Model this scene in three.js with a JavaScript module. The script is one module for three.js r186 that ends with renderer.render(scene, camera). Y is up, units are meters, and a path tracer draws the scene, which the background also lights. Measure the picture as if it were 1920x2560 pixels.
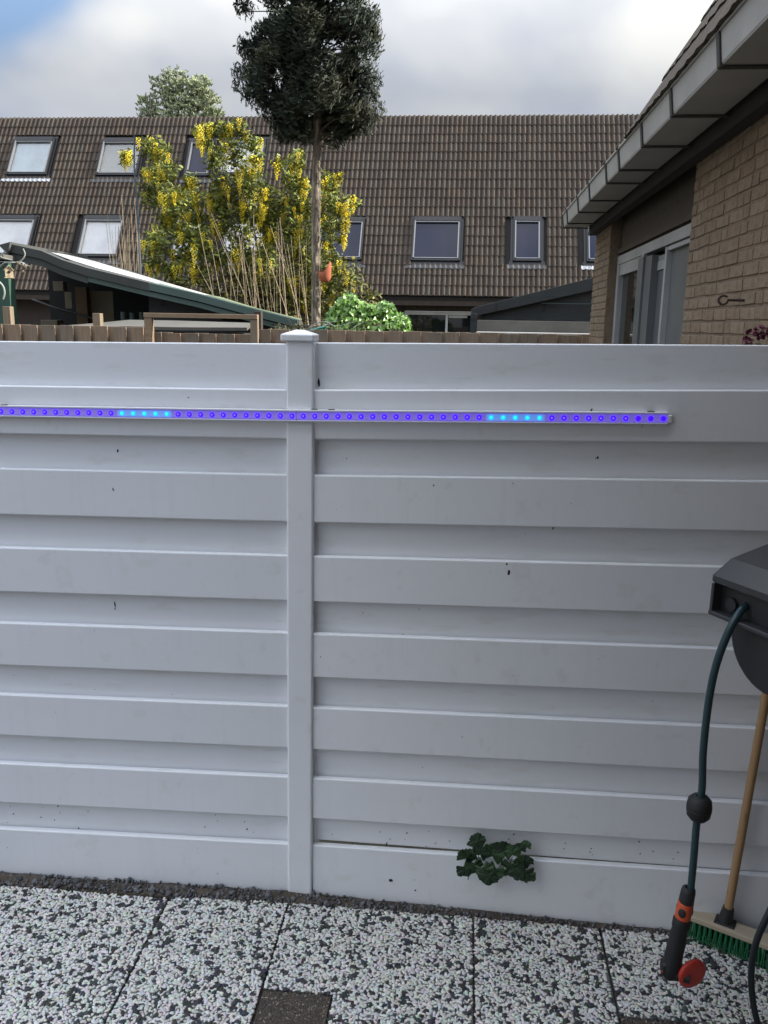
import * as THREE from 'three';
import { mergeGeometries, mergeVertices } from 'three/addons/utils/BufferGeometryUtils.js';
import { RoundedBoxGeometry } from 'three/addons/geometries/RoundedBoxGeometry.js';
import { RectAreaLightUniformsLib } from 'three/addons/lights/RectAreaLightUniformsLib.js';

// ------------------------------------------------------------------ camera, sky, sun, exposure
const scene = new THREE.Scene();
const camera = new THREE.PerspectiveCamera(62.39, 3 / 4, 0.05, 600);
camera.rotation.order = 'YXZ';
camera.position.set(0, 1.84, 0);
camera.rotation.set(THREE.MathUtils.degToRad(-12.47), THREE.MathUtils.degToRad(5.32), THREE.MathUtils.degToRad(0.99));
const renderer = new THREE.WebGLRenderer({ antialias: true });
renderer.toneMapping = THREE.LinearToneMapping;
renderer.toneMappingExposure = 1.9;
renderer.shadowMap.enabled = true;
RectAreaLightUniformsLib.init();
const SKY_GAIN = 0.455, SUN_POWER = 5.0;
const SUN_DIR = new THREE.Vector3(0.88, 0.47, -0.14).normalize();

// ------------------------------------------------------------------ random numbers and noise
function rngOf(seed) {
  let a = seed >>> 0;
  return () => { a = (a + 0x6d2b79f5) | 0; let t = Math.imul(a ^ (a >>> 15), 1 | a); t = (t + Math.imul(t ^ (t >>> 7), 61 | t)) ^ t; return ((t ^ (t >>> 14)) >>> 0) / 4294967296; };
}
const R = rngOf(20240517);
const rr = (a, b) => a + (b - a) * R();
const smooth = (t) => t * t * (3 - 2 * t);
const clamp = (v, a = 0, b = 1) => Math.min(b, Math.max(a, v));
const lerp = (a, b, t) => a + (b - a) * t;
const sstep = (a, b, x) => smooth(clamp((x - a) / (b - a)));
function hash3(x, y, z, s = 0) {
  let h = Math.imul(x | 0, 374761393) ^ Math.imul(y | 0, 668265263) ^ Math.imul(z | 0, 2147483647 ^ 0x5bd1e995) ^ Math.imul(s + 1, 0x27d4eb2d);
  h = Math.imul(h ^ (h >>> 13), 1274126177); h ^= h >>> 16;
  return (h >>> 0) / 4294967296;
}
function noise3(x, y, z, s = 0) {
  const xi = Math.floor(x), yi = Math.floor(y), zi = Math.floor(z), u = smooth(x - xi), v = smooth(y - yi), w = smooth(z - zi);
  const c = (a, b, d) => hash3(xi + a, yi + b, zi + d, s);
  return lerp(lerp(lerp(c(0, 0, 0), c(1, 0, 0), u), lerp(c(0, 1, 0), c(1, 1, 0), u), v), lerp(lerp(c(0, 0, 1), c(1, 0, 1), u), lerp(c(0, 1, 1), c(1, 1, 1), u), v), w);
}
function fbm3(x, y, z, o = 5, s = 0) { let a = 0, k = 0.5, n = 0; for (let i = 0; i < o; i++) { a += k * noise3(x, y, z, s + i); n += k; k *= 0.5; x = x * 2.03 + 7.1; y = y * 2.03 + 3.7; z = z * 2.03 + 1.3; } return a / n; }
function pn(x, y, px, py, s) {                                       // periodic value noise
  const xi = Math.floor(x), yi = Math.floor(y), u = smooth(x - xi), v = smooth(y - yi), m = (a, n) => ((a % n) + n) % n;
  const c = (a, b) => hash3(m(xi + a, px), m(yi + b, py), 5, s);
  return lerp(lerp(c(0, 0), c(1, 0), u), lerp(c(0, 1), c(1, 1), u), v);
}
function pfbm(u, v, fx, fy, o, s) { let a = 0, k = 0.5, n = 0; for (let i = 0; i < o; i++) { a += k * pn(u * fx, v * fy, fx, fy, s + i * 17); n += k; k *= 0.55; fx *= 2; fy *= 2; } return a / n; }

{ // sky: broken cloud, computed
  const W = 1024, H = 512, data = new Float32Array(W * H * 4);
  const spots = [ // direction (azimuth from -z to the right, elevation, degrees), spread, kind amount
  ];
  const dirOf = (az, el) => new THREE.Vector3(Math.sin(az) * Math.cos(el), Math.sin(el), -Math.cos(az) * Math.cos(el));
  const d2r = Math.PI / 180;
  const holes = [[-27.5, 19.5, 3.0, 1.05], [-31, 16.5, 3, 0.55], [-33, 24, 6, 1.0], [60, 60, 14, 0.7], [-90, 50, 18, 0.7], [170, 55, 20, 0.7], [-150, 30, 14, 0.6], [100, 25, 10, 0.4]].map(([a, e, s, k]) => [dirOf(a * d2r, e * d2r), s * d2r, k]);
  const glows = [[-16, 20.5, 4.5, 0.55], [-21.5, 17, 2.4, 0.6], [11, 17, 3.2, 0.85], [14, 14.5, 3.5, 0.6], [4, 23, 4, 0.35], [16, 24, 4, 0.3]].map(([a, e, s, k]) => [dirOf(a * d2r, e * d2r), s * d2r, k]);
  const v = new THREE.Vector3();
  for (let j = 0; j < H; j++) for (let i = 0; i < W; i++) {
    const ph = ((i + 0.5) / W - 0.5) * 2 * Math.PI, th = ((j + 0.5) / H - 0.5) * Math.PI;
    v.set(Math.cos(ph) * Math.cos(th), Math.sin(th), Math.sin(ph) * Math.cos(th));
    const e = Math.max(v.y, -0.05), q = 1 / (e + 0.22), x = v.x * q, z = v.z * q;
    const wx = fbm3(x * 1.3, z * 1.3, 4.2, 3, 50) - 0.5, wz = fbm3(x * 1.3, z * 1.3, 9.7, 3, 60) - 0.5;
    const big = fbm3(x * 1.5 + wx * 1.2, z * 1.5 + wz * 1.2, 2.1, 6, 1), fine = fbm3(v.x * 10 + wx, v.y * 16, v.z * 10 + wz, 7, 9);
    let cover = 0.93, bright = sstep(0.42, 0.66, big) * 0.5 + (fine - 0.47) * 1.6;
    for (const [d, s, k] of holes) { const a = Math.acos(clamp(v.dot(d), -1, 1)) / s; cover -= k * Math.exp(-a * a) * (0.6 + 0.9 * (1 - fine)); }
    cover += (big - 0.5) * 0.5 + (fine - 0.5) * 0.35;
    for (const [d, s, k] of glows) { const a = Math.acos(clamp(v.dot(d), -1, 1)) / s; bright += k * Math.exp(-a * a) * (0.55 + 0.9 * fine); }
    cover = sstep(0.25, 0.8, cover); bright = clamp(bright, -0.25, 1);
    const sun = Math.max(0, v.dot(SUN_DIR)), aur = Math.pow(sun, 10) * 0.5;
    const c = [lerp(0.75, 1.14, bright), lerp(0.795, 1.145, bright), lerp(0.885, 1.12, bright)];
    const b = [lerp(0.40, 0.24, e), lerp(0.60, 0.40, e), lerp(0.90, 0.72, e)];
    const o = (j * W + i) * 4, low = (v.y < 0 ? 0.55 : (1 + 5.0 * Math.max(0, v.y - 0.24)) / 1.22) * (1 + 0.25 * Math.max(0, -v.dot(SUN_DIR)));
    for (let k = 0; k < 3; k++) data[o + k] = (lerp(b[k], c[k], cover) + aur * [1, 0.97, 0.9][k]) * SKY_GAIN * low;
    data[o + 3] = 1;
  }
  const t = new THREE.DataTexture(data, W, H, THREE.RGBAFormat, THREE.FloatType);
  t.mapping = THREE.EquirectangularReflectionMapping; t.magFilter = THREE.LinearFilter; t.minFilter = THREE.LinearFilter; t.wrapS = THREE.RepeatWrapping; t.needsUpdate = true;
  scene.background = t; scene.environment = t;
}
const sun = new THREE.DirectionalLight(new THREE.Color(1.0, 0.94, 0.84), SUN_POWER);
sun.position.copy(SUN_DIR).multiplyScalar(60).add(new THREE.Vector3(-3, 0, -14)); sun.target.position.set(-3, 0, -14);
sun.castShadow = true; sun.shadow.mapSize.set(4096, 4096); sun.shadow.radius = 2; sun.shadow.bias = -0.0005;
Object.assign(sun.shadow.camera, { left: -28, right: 28, top: 28, bottom: -28, near: 1, far: 140 });
scene.add(sun, sun.target);

// ------------------------------------------------------------------ textures and materials
function tex(w, h, size, fn, srgb = true, sizeY = size) {
  const d = new Uint8Array(w * h * 4);
  for (let j = 0; j < h; j++) for (let i = 0; i < w; i++) {
    const c = fn(i / w, j / h), o = (j * w + i) * 4;
    const q = (k) => { const l = clamp(c[k]); return srgb ? (l <= 0.0031308 ? 12.92 * l : 1.055 * Math.pow(l, 1 / 2.4) - 0.055) : l; };
    d[o] = q(0) * 255; d[o + 1] = q(1) * 255; d[o + 2] = q(2) * 255; d[o + 3] = 255;
  }
  const t = new THREE.DataTexture(d, w, h); t.wrapS = t.wrapT = THREE.RepeatWrapping; t.magFilter = THREE.LinearFilter; t.minFilter = THREE.LinearMipmapLinearFilter; t.generateMipmaps = true;
  if (srgb) t.colorSpace = THREE.SRGBColorSpace;
  t.repeat.set(1 / size, 1 / sizeY); t.needsUpdate = true; return t;
}
const grey = (v) => [v, v, v];
const rgb = (r, g, b) => new THREE.Color().setRGB(r, g, b);
const std = (color, roughness = 0.8, extra = {}) => new THREE.MeshStandardMaterial({ color: Array.isArray(color) ? rgb(...color) : color, roughness, ...extra });
const phys = (color, roughness = 0.5, extra = {}) => new THREE.MeshPhysicalMaterial({ color: Array.isArray(color) ? rgb(...color) : color, roughness, ...extra });

const grainBump = tex(256, 256, 0.12, (u, v) => grey(pfbm(u, v, 16, 16, 4, 3)), false);
const blotch = tex(512, 512, 0.9, (u, v) => grey(0.72 + 0.4 * pfbm(u, v, 5, 5, 6, 21)), true);
const pvcMap = tex(1024, 1024, 1.1, (u, v) => {
  const n = pfbm(u, v, 3, 6, 5, 31), streak = pfbm(u, v, 60, 3, 3, 33), dirt = sstep(0.63, 0.80, pfbm(u, v, 22, 22, 4, 37)), speck = sstep(0.80, 0.86, pfbm(u, v, 150, 150, 1, 41));
  const k = 0.97 + 0.05 * (n - 0.5) - 0.02 * sstep(0.55, 0.8, streak) - 0.05 * dirt;
  return [k, k * (1 - 0.004 * dirt), k * (1 - 0.03 * dirt)];
});
const woodMap = (s, dark, light, fx = 40, fy = 2) => tex(512, 512, 0.6, (u, v) => {
  const w = pfbm(u, v, 4, 2, 3, s), g = pfbm(u + w * 0.03, v, fx, fy, 4, s + 3), k = pfbm(u, v, 6, 4, 4, s + 9), t = clamp(0.2 + 0.75 * g + 0.5 * (k - 0.5));
  const knot = sstep(0.80, 0.9, pfbm(u, v, 7, 5, 2, s + 40));
  return [0, 1, 2].map((i) => lerp(dark[i], light[i], t) * (1 - 0.5 * knot));
});
const M = {};
M.pvc = phys([0.795, 0.81, 0.84], 0.42, { map: pvcMap, bumpMap: grainBump, bumpScale: 0.0002 });
const grimeMap = tex(1024, 1024, 1.1, (u, v) => { const st = sstep(0.60, 0.78, pfbm(u, v, 9, 40, 5, 61)), gr = pfbm(u, v, 120, 120, 2, 63), sp = sstep(0.86, 0.93, pfbm(u, v, 170, 170, 2, 67)); const k = 0.97 - 0.055 * st * (0.5 + gr) - 0.10 * sp; return [k, k, k * (1 - 0.03 * st)]; });
M.pvcBack = phys([0.795, 0.81, 0.84], 0.5, { map: grimeMap, bumpMap: grainBump, bumpScale: 0.0002 });
M.pvcPost = phys([0.795, 0.81, 0.84], 0.40, { map: pvcMap, bumpMap: grainBump, bumpScale: 0.0002 });
M.dirt = std([0.03, 0.025, 0.02], 0.95);
M.channel = phys([0.72, 0.72, 0.75], 0.4);
M.soil = std([0.10, 0.085, 0.07], 1, { map: tex(512, 512, 0.5, (u, v) => { const n = pfbm(u, v, 12, 12, 6, 71); return [n * 1.2, n * 1.15, n * 1.1]; }), bumpMap: tex(256, 256, 0.25, (u, v) => grey(pfbm(u, v, 14, 14, 5, 75)), false), bumpScale: 0.006 });
M.ground = std([0.055, 0.05, 0.038], 1, { map: tex(512, 512, 2.4, (u, v) => { const n = pfbm(u, v, 10, 10, 6, 81); return [n * 1.4, n * 1.45, n * 1.3]; }) });
M.cement = std([0.14, 0.14, 0.137], 0.95, { map: blotch, bumpMap: grainBump, bumpScale: 0.001 });
M.chip = std([1, 1, 1], 0.62);
M.brownBed = std([0.07, 0.055, 0.045], 0.95, { bumpMap: grainBump, bumpScale: 0.002 });
M.fenceWood = [0, 1, 2].map((i) => std([1, 1, 1], 0.85, { map: woodMap(100 + i * 7, [0.135 - i * 0.012, 0.094, 0.062], [0.30 - i * 0.03, 0.21 - i * 0.015, 0.137], 38, 2) }));
M.postWood = std([1, 1, 1], 0.85, { map: woodMap(140, [0.12, 0.095, 0.065], [0.27, 0.205, 0.135], 34, 2) });
M.railWood = std([1, 1, 1], 0.85, { map: woodMap(150, [0.15, 0.105, 0.06], [0.30, 0.21, 0.13], 3, 30) });
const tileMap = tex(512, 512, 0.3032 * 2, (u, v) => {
  const across = Math.abs((((u * 4 + 0.5) % 1) + 1) % 1 - 0.5) * 2;                 // 0 in the pan, 1 on the crest of a roll
  const wornLit = sstep(0.30, 0.62, across + 0.55 * (pfbm(u, v, 34, 34, 4, 231) - 0.5));  // wear and grime, plus sunlit crests and shaded pans painted into the colour
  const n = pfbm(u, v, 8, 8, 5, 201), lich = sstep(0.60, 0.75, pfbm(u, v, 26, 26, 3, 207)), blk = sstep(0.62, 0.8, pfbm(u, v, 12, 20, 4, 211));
  const k = (0.65 + 0.7 * n) * lerp(0.40, 1.32, wornLit);
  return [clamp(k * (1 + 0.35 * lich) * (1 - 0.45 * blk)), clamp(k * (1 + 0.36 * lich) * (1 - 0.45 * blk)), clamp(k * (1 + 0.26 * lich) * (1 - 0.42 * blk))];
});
const tileBump = tex(256, 256, 0.3, (u, v) => grey(pfbm(u, v, 20, 20, 4, 221)), false);
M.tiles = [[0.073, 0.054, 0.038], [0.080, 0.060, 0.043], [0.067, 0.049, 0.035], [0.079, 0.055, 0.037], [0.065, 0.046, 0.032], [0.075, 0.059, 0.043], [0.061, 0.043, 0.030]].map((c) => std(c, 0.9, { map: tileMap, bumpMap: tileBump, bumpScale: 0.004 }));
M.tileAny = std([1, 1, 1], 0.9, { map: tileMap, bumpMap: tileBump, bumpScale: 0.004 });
M.roofUnder = std([0.02, 0.017, 0.015], 1);
M.darkMetal = std([0.028, 0.027, 0.027], 0.42, { metalness: 0.5 });
M.sash = phys([0.22, 0.22, 0.215], 0.32, { metalness: 0.35 });
M.lead = std([0.42, 0.43, 0.45], 0.5, { metalness: 0.35, map: blotch });
M.leadDull = std([0.08, 0.08, 0.08], 0.7, { metalness: 0.2, map: blotch });
M.glassNavy = phys([0.011, 0.013, 0.034], 0.06, { ior: 1.33 });
M.paneClear = phys([1, 1, 1], 0.02, { transmission: 1, thickness: 0, ior: 1.5 });
M.glassBlind = std([0.27, 0.33, 0.36], 0.9, { map: blotch });
M.glassBlind2 = std([0.44, 0.445, 0.46], 0.9, { map: blotch });
M.glassGrey = std([0.15, 0.155, 0.15], 0.9, { map: blotch });
M.glassDark = phys([0.012, 0.013, 0.014], 0.03, { ior: 1.52 });
M.whitePaint = std([0.62, 0.62, 0.6], 0.5, { map: blotch });
M.frameGrey = phys([0.34, 0.345, 0.345], 0.42, { map: blotch });
M.panelGrey = phys([0.115, 0.122, 0.13], 0.35, { map: blotch });
M.darkTimber = std([1, 1, 1], 0.75, { map: woodMap(260, [0.028, 0.02, 0.015], [0.06, 0.042, 0.03], 4, 30) });
M.blackTimber = std([1, 1, 1], 0.7, { map: woodMap(270, [0.012, 0.014, 0.015], [0.03, 0.034, 0.034], 4, 30) });
M.houseBrown = std([0.055, 0.042, 0.035], 0.9, { map: blotch, bumpMap: grainBump, bumpScale: 0.003 });
const brickMap = tex(512, 512, 0.35, (u, v) => { const n = pfbm(u, v, 10, 10, 5, 301), p = sstep(0.66, 0.8, pfbm(u, v, 34, 34, 3, 305)); const k = 0.62 + 0.72 * n - 0.28 * p; return [k, k * 0.985, k * 0.96]; });
const brickBump = tex(256, 256, 0.2, (u, v) => grey(pfbm(u, v, 18, 18, 5, 311)), false);
M.bricks = [[0.195, 0.144, 0.095], [0.212, 0.158, 0.106], [0.182, 0.132, 0.088], [0.202, 0.146, 0.100], [0.188, 0.132, 0.085]].map((c) => std(c, 0.92, { map: brickMap, bumpMap: brickBump, bumpScale: 0.004 }));
M.mortar = std([0.165, 0.123, 0.085], 0.97, { map: brickMap, bumpMap: brickBump, bumpScale: 0.006 });
M.gutter = phys([0.38, 0.37, 0.35], 0.5, { map: blotch });
M.bracket = std([0.055, 0.05, 0.046], 0.7, { metalness: 0.2 });
M.soffit = std([0.035, 0.03, 0.027], 0.9);
M.solar = phys([0.03, 0.035, 0.05], 0.15, { clearcoat: 0.6 });
const barkMap = tex(256, 512, 0.5, (u, v) => { const n = pfbm(u, v, 10, 4, 5, 401), c = sstep(0.45, 0.62, pfbm(u, v, 14, 5, 3, 405)); return [lerp(0.14, 0.40, n) * lerp(0.45, 1, c), lerp(0.115, 0.33, n) * lerp(0.45, 1, c), lerp(0.09, 0.245, n) * lerp(0.45, 1, c)]; }, true, 0.9);
M.bark = std([1, 1, 1], 0.95, { map: barkMap, bumpMap: tex(256, 256, 0.4, (u, v) => grey(pfbm(u, v, 14, 4, 4, 411)), false), bumpScale: 0.02 });
M.stem = std([0.075, 0.06, 0.04], 0.9, { map: blotch });
M.cane = std([1, 1, 1], 0.75, { map: tex(64, 256, 0.1, (u, v) => { const ring = sstep(0.92, 0.96, v), n = pfbm(u, v, 4, 12, 3, 421); const k = (0.75 + 0.5 * n) * (1 - 0.45 * ring); return [0.33 * k, 0.26 * k, 0.165 * k]; }, true, 0.34) });
const leafM = (c, rough = 0.6, tr = 0.35) => phys(c, rough, { side: THREE.DoubleSide, transmission: 0, thickness: 0, ...(tr ? { transmission: tr } : {}) });
M.cypress = std([1, 1, 1], 0.8, { side: THREE.DoubleSide });
M.willow = std([1, 1, 1], 0.7, { side: THREE.DoubleSide });
M.labLeaf = std([1, 1, 1], 0.7, { side: THREE.DoubleSide });
M.flower = [[0.82, 0.65, 0.035], [0.86, 0.72, 0.06], [0.62, 0.49, 0.04]].map((c) => std(c, 0.8));
M.ivy = [[0.12, 0.24, 0.03], [0.15, 0.29, 0.04], [0.08, 0.18, 0.028], [0.055, 0.125, 0.028]].map((c) => phys(c, 0.36, { side: THREE.DoubleSide }));
M.plantLeaf = [[0.022, 0.056, 0.018], [0.015, 0.038, 0.016], [0.03, 0.07, 0.024]].map((c) => std(c, 0.7, { side: THREE.DoubleSide }));
M.terracotta = std([0.36, 0.10, 0.045], 0.85, { map: blotch });
M.wire = std([0.06, 0.045, 0.035], 0.7, { metalness: 0.5 });
M.teal = phys([0.03, 0.22, 0.17], 0.5);
M.bluePole = phys([0.075, 0.10, 0.125], 0.55, { map: blotch });
M.greenPaint = std([0.035, 0.085, 0.06], 0.75, { map: blotch });
M.bitumen = std([0.05, 0.054, 0.05], 0.8, { map: blotch });
M.felt = std([0.11, 0.105, 0.092], 0.95, { map: blotch });
M.sheetWhite = std([0.40, 0.395, 0.38], 0.7, { map: blotch });
M.sheetGreen = std([0.15, 0.19, 0.10], 0.8, { map: blotch });
M.sheetTeal = std([0.06, 0.10, 0.085], 0.6, { map: blotch });
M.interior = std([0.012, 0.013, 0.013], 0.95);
M.paperish = std([0.20, 0.17, 0.125], 0.9, { map: blotch });
M.rustWood = std([0.12, 0.08, 0.045], 0.9, { map: blotch });
M.blackPlastic = phys([0.022, 0.023, 0.025], 0.55, { bumpMap: grainBump, bumpScale: 0.0004 });
M.lidPlastic = phys([0.036, 0.038, 0.041], 0.5, { bumpMap: grainBump, bumpScale: 0.0004 });
M.rubber = phys([0.016, 0.017, 0.018], 0.6, { bumpMap: grainBump, bumpScale: 0.0004 });
M.hose = phys([0.025, 0.058, 0.068], 0.3);
M.hoseDark = phys([0.014, 0.019, 0.021], 0.42);
M.orange = phys([0.62, 0.10, 0.035], 0.5);
M.red = phys([0.52, 0.045, 0.03], 0.5);
M.broomWood = std([1, 1, 1], 0.7, { map: woodMap(500, [0.26, 0.155, 0.07], [0.42, 0.26, 0.13], 40, 2) });
M.headWood = std([1, 1, 1], 0.75, { map: woodMap(510, [0.38, 0.32, 0.23], [0.50, 0.43, 0.32], 3, 26) });
M.bristle = std([0.008, 0.14, 0.055], 0.7);
M.petal = std([0.085, 0.012, 0.03], 0.8, { side: THREE.DoubleSide });
M.potGrey = std([0.08, 0.075, 0.07], 0.8);
M.birdWood = std([1, 1, 1], 0.8, { map: woodMap(520, [0.42, 0.33, 0.2], [0.62, 0.52, 0.36], 30, 2) });
M.branch = std([0.30, 0.32, 0.28], 0.9, { map: blotch });
M.stone = std([1, 1, 1], 0.9);

// ------------------------------------------------------------------ geometry helpers
const used = new Map();
const numbered = (n) => { const c = used.get(n) ?? 0; used.set(n, c + 1); return c ? `${n}_${String(c).padStart(3, '0')}` : n; };
function tag(o, label, category, group, kind) { if (label) o.userData.label = label; if (category) o.userData.category = category; if (group) o.userData.group = group; if (kind) o.userData.kind = kind; return o; }
function thing(name, label, category, [x, y, z] = [0, 0, 0], turn = 0, group) { const o = new THREE.Group(); o.name = numbered(name); o.position.set(x, y, z); o.rotation.y = turn; scene.add(o); return tag(o, label, category, group); }
function uvBox(g) {                                                 // uv in metres, by the axis each face points along
  const n = g.index ? g.toNonIndexed() : g, p = n.attributes.position, uv = new Float32Array(p.count * 2), a = new THREE.Vector3(), b = new THREE.Vector3(), c = new THREE.Vector3();
  for (let i = 0; i < p.count; i += 3) {
    a.fromBufferAttribute(p, i); b.fromBufferAttribute(p, i + 1).sub(a); c.fromBufferAttribute(p, i + 2).sub(a); b.cross(c);
    const x = Math.abs(b.x), y = Math.abs(b.y), z = Math.abs(b.z);
    for (let k = i; k < i + 3; k++) { const X = p.getX(k), Y = p.getY(k), Z = p.getZ(k); const [u, v] = x >= y && x >= z ? [Z, Y] : y >= z ? [X, Z] : [X, Y]; uv[2 * k] = u; uv[2 * k + 1] = v; }
  }
  n.setAttribute('uv', new THREE.BufferAttribute(uv, 2)); if (!n.attributes.normal) n.computeVertexNormals(); return n;
}
function mesh(name, geo, mat, parent, label) {
  if (Array.isArray(geo)) geo = geo.length > 1 ? mergeGeometries(geo.map((g) => { const n = g.index ? g.toNonIndexed() : g; for (const k of Object.keys(n.attributes)) if (!['position', 'normal', 'uv'].includes(k)) n.deleteAttribute(k); return n; })) : geo[0];
  const m = new THREE.Mesh(geo, mat); m.name = parent === scene ? numbered(name) : name; m.castShadow = m.receiveShadow = true; parent.add(m); if (label) m.userData.label = label; return m;
}
const box = (w, h, d, x = 0, y = 0, z = 0) => uvBox(new THREE.BoxGeometry(w, h, d).translate(x, y, z));
const span = (x0, x1, y0, y1, z0, z1) => box(x1 - x0, y1 - y0, z1 - z0, (x0 + x1) / 2, (y0 + y1) / 2, (z0 + z1) / 2);
const rbox = (w, h, d, r, x = 0, y = 0, z = 0, s = 2) => uvBox(new RoundedBoxGeometry(w, h, d, s, r).translate(x, y, z));
function tube(points, r, seg = 24, rad = 8, taper) {
  const c = new THREE.CatmullRomCurve3(points.map((p) => new THREE.Vector3(...p)));
  const g = new THREE.TubeGeometry(c, seg, r, rad, false), len = c.getLength();
  if (taper !== undefined) { const p = g.attributes.position, v = new THREE.Vector3(); for (let i = 0; i <= seg; i++) { const q = c.getPointAt(i / seg), k = lerp(1, taper, i / seg); for (let j = 0; j <= rad; j++) { const id = i * (rad + 1) + j; v.fromBufferAttribute(p, id).sub(q).multiplyScalar(k).add(q); p.setXYZ(id, v.x, v.y, v.z); } } g.computeVertexNormals(); }
  const uv = g.attributes.uv; for (let i = 0; i < uv.count; i++) uv.setXY(i, uv.getY(i) * 2 * Math.PI * r, uv.getX(i) * len);
  return g;
}
function rod(a, b, r0, r1 = r0, rad = 8) {
  const A = new THREE.Vector3(...a), B = new THREE.Vector3(...b), d = B.clone().sub(A), L = d.length();
  const g = new THREE.CylinderGeometry(r1, r0, L, rad, 1); const uv = g.attributes.uv; for (let i = 0; i < uv.count; i++) uv.setXY(i, uv.getX(i) * 2 * Math.PI * r0, uv.getY(i) * L);
  g.applyQuaternion(new THREE.Quaternion().setFromUnitVectors(new THREE.Vector3(0, 1, 0), d.normalize())); g.translate((A.x + B.x) / 2, (A.y + B.y) / 2, (A.z + B.z) / 2); return g;
}
function extrude(pts, depth, bevel = 0, holes) {                    // outline in x/y, extruded from z = 0 to -depth
  const s = new THREE.Shape(pts.map((p) => new THREE.Vector2(...p)));
  for (const h of holes ?? []) s.holes.push(new THREE.Path(h.map((p) => new THREE.Vector2(...p))));
  const g = new THREE.ExtrudeGeometry(s, { depth: depth - 2 * bevel, bevelEnabled: bevel > 0, bevelThickness: bevel, bevelSize: bevel, bevelOffset: -bevel, bevelSegments: 2, curveSegments: 10 });
  g.translate(0, 0, -depth + bevel); return uvBox(g);
}
function quadStrip(A, B) {                                           // surface between two rows of points
  const pos = [], idx = []; A.forEach((a, i) => pos.push(...a, ...B[i])); for (let i = 0; i < A.length - 1; i++) { const k = 2 * i; idx.push(k, k + 2, k + 1, k + 1, k + 2, k + 3); }
  const g = new THREE.BufferGeometry(); g.setAttribute('position', new THREE.Float32BufferAttribute(pos, 3)); g.setIndex(idx); g.computeVertexNormals(); return uvBox(g);
}
function slab(A, B, t) {                                             // closed sheet of thickness t (straight down) between two rows
  const lo = (r) => r.map(([x, y, z]) => [x, y - t, z]), a = lo(A), b = lo(B), n = A.length - 1;
  return mergeGeometries([quadStrip(A, B), quadStrip(b, a), quadStrip(a, A), quadStrip(B, b), quadStrip([A[0], B[0]], [a[0], b[0]]), quadStrip([B[n], A[n]], [b[n], a[n]])]);
}
function inst(name, geo, mat, items, parent, colour, kind = 'stuff') {
  const m = new THREE.InstancedMesh(geo, mat, items.length); m.name = parent === scene ? numbered(name) : name; m.castShadow = m.receiveShadow = true;
  items.forEach((it, i) => { m.setMatrixAt(i, it.m); if (it.c) m.setColorAt(i, it.c); }); m.instanceMatrix.needsUpdate = true; if (kind) m.userData.kind = kind; parent.add(m); return m;
}
const mat4 = (p, e, s) => new THREE.Matrix4().compose(new THREE.Vector3(...p), new THREE.Quaternion().setFromEuler(new THREE.Euler(...e)), Array.isArray(s) ? new THREE.Vector3(...s) : new THREE.Vector3(s, s, s));
function lump(seed, det = 1, amp = 0.25, sq = [1, 1, 1]) {
  const q = rngOf(seed), g = mergeVertices((() => { const i = new THREE.IcosahedronGeometry(1, det); i.deleteAttribute('uv'); i.deleteAttribute('normal'); return i; })()), p = g.attributes.position;
  for (let i = 0; i < p.count; i++) { const k = 1 + (q() - 0.5) * 2 * amp; p.setXYZ(i, p.getX(i) * k * sq[0], p.getY(i) * k * sq[1], p.getZ(i) * k * sq[2]); } g.computeVertexNormals();
  g.setAttribute('uv', new THREE.Float32BufferAttribute(new Float32Array(p.count * 2), 2)); return g;
}
const rowOf = (a, b) => a.map((v, i) => [v, b[i]]);

// ------------------------------------------------------------------ ground
{
  const g = new THREE.PlaneGeometry(800, 800, 1, 1).rotateX(-Math.PI / 2); const uv = g.attributes.uv; for (let i = 0; i < uv.count; i++) uv.setXY(i, uv.getX(i) * 800, uv.getY(i) * 800);
  const o = mesh('ground', g, M.ground, scene); o.position.y = -0.05; tag(o, 'bare brownish earth of the gardens behind the fences', 'ground', null, 'structure');
}

// ------------------------------------------------------------------ far row house with tiled mansard roof
const PITCH = THREE.MathUtils.degToRad(57.9), EAVE = [0, 2.677, -25.5];
const UP = new THREE.Vector3(0, Math.sin(PITCH), -Math.cos(PITCH)), NRM = new THREE.Vector3(0, Math.cos(PITCH), Math.sin(PITCH));
const ROOFQ = new THREE.Quaternion().setFromRotationMatrix(new THREE.Matrix4().makeBasis(new THREE.Vector3(1, 0, 0), UP, NRM));
const roofPt = (x, u, n) => new THREE.Vector3(x + EAVE[0], EAVE[1], EAVE[2]).addScaledVector(UP, u).addScaledVector(NRM, n);
const TW = 0.3032, GAUGE = 0.35, ROWS = 19;
function tileGeo(w, len, seed, roll = 0.052, lift = 0.020) {                                      // two rolls per tile: x across, y up the slope, z outwards
  const q = rngOf(seed), n = 12, prof = [];
  for (let i = 0; i <= n; i++) { const t = (i / n * 2) % 1, b = Math.abs(t - 0.5) / 0.5; prof.push([i / n * w - w / 2, roll * Math.pow(Math.max(0, 1 - b * 1.3), 0.7) + 0.0015 * (q() - 0.5)]); }
  const top = prof.map(([x, z]) => [x, len, z]), low = prof.map(([x, z]) => [x, 0, z + lift]), lip = prof.map(([x, z]) => [x, 0.004, Math.min(z, 0.004) - 0.004]);
  const g = mergeGeometries([quadStrip(low, top), quadStrip(lip, low)]);
  const uv = g.attributes.uv, p = g.attributes.position, o = [Math.floor(q() * 4) * w, q() * 5]; for (let i = 0; i < uv.count; i++) uv.setXY(i, p.getX(i) + o[0], p.getY(i) + o[1]);
  return g;
}
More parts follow.
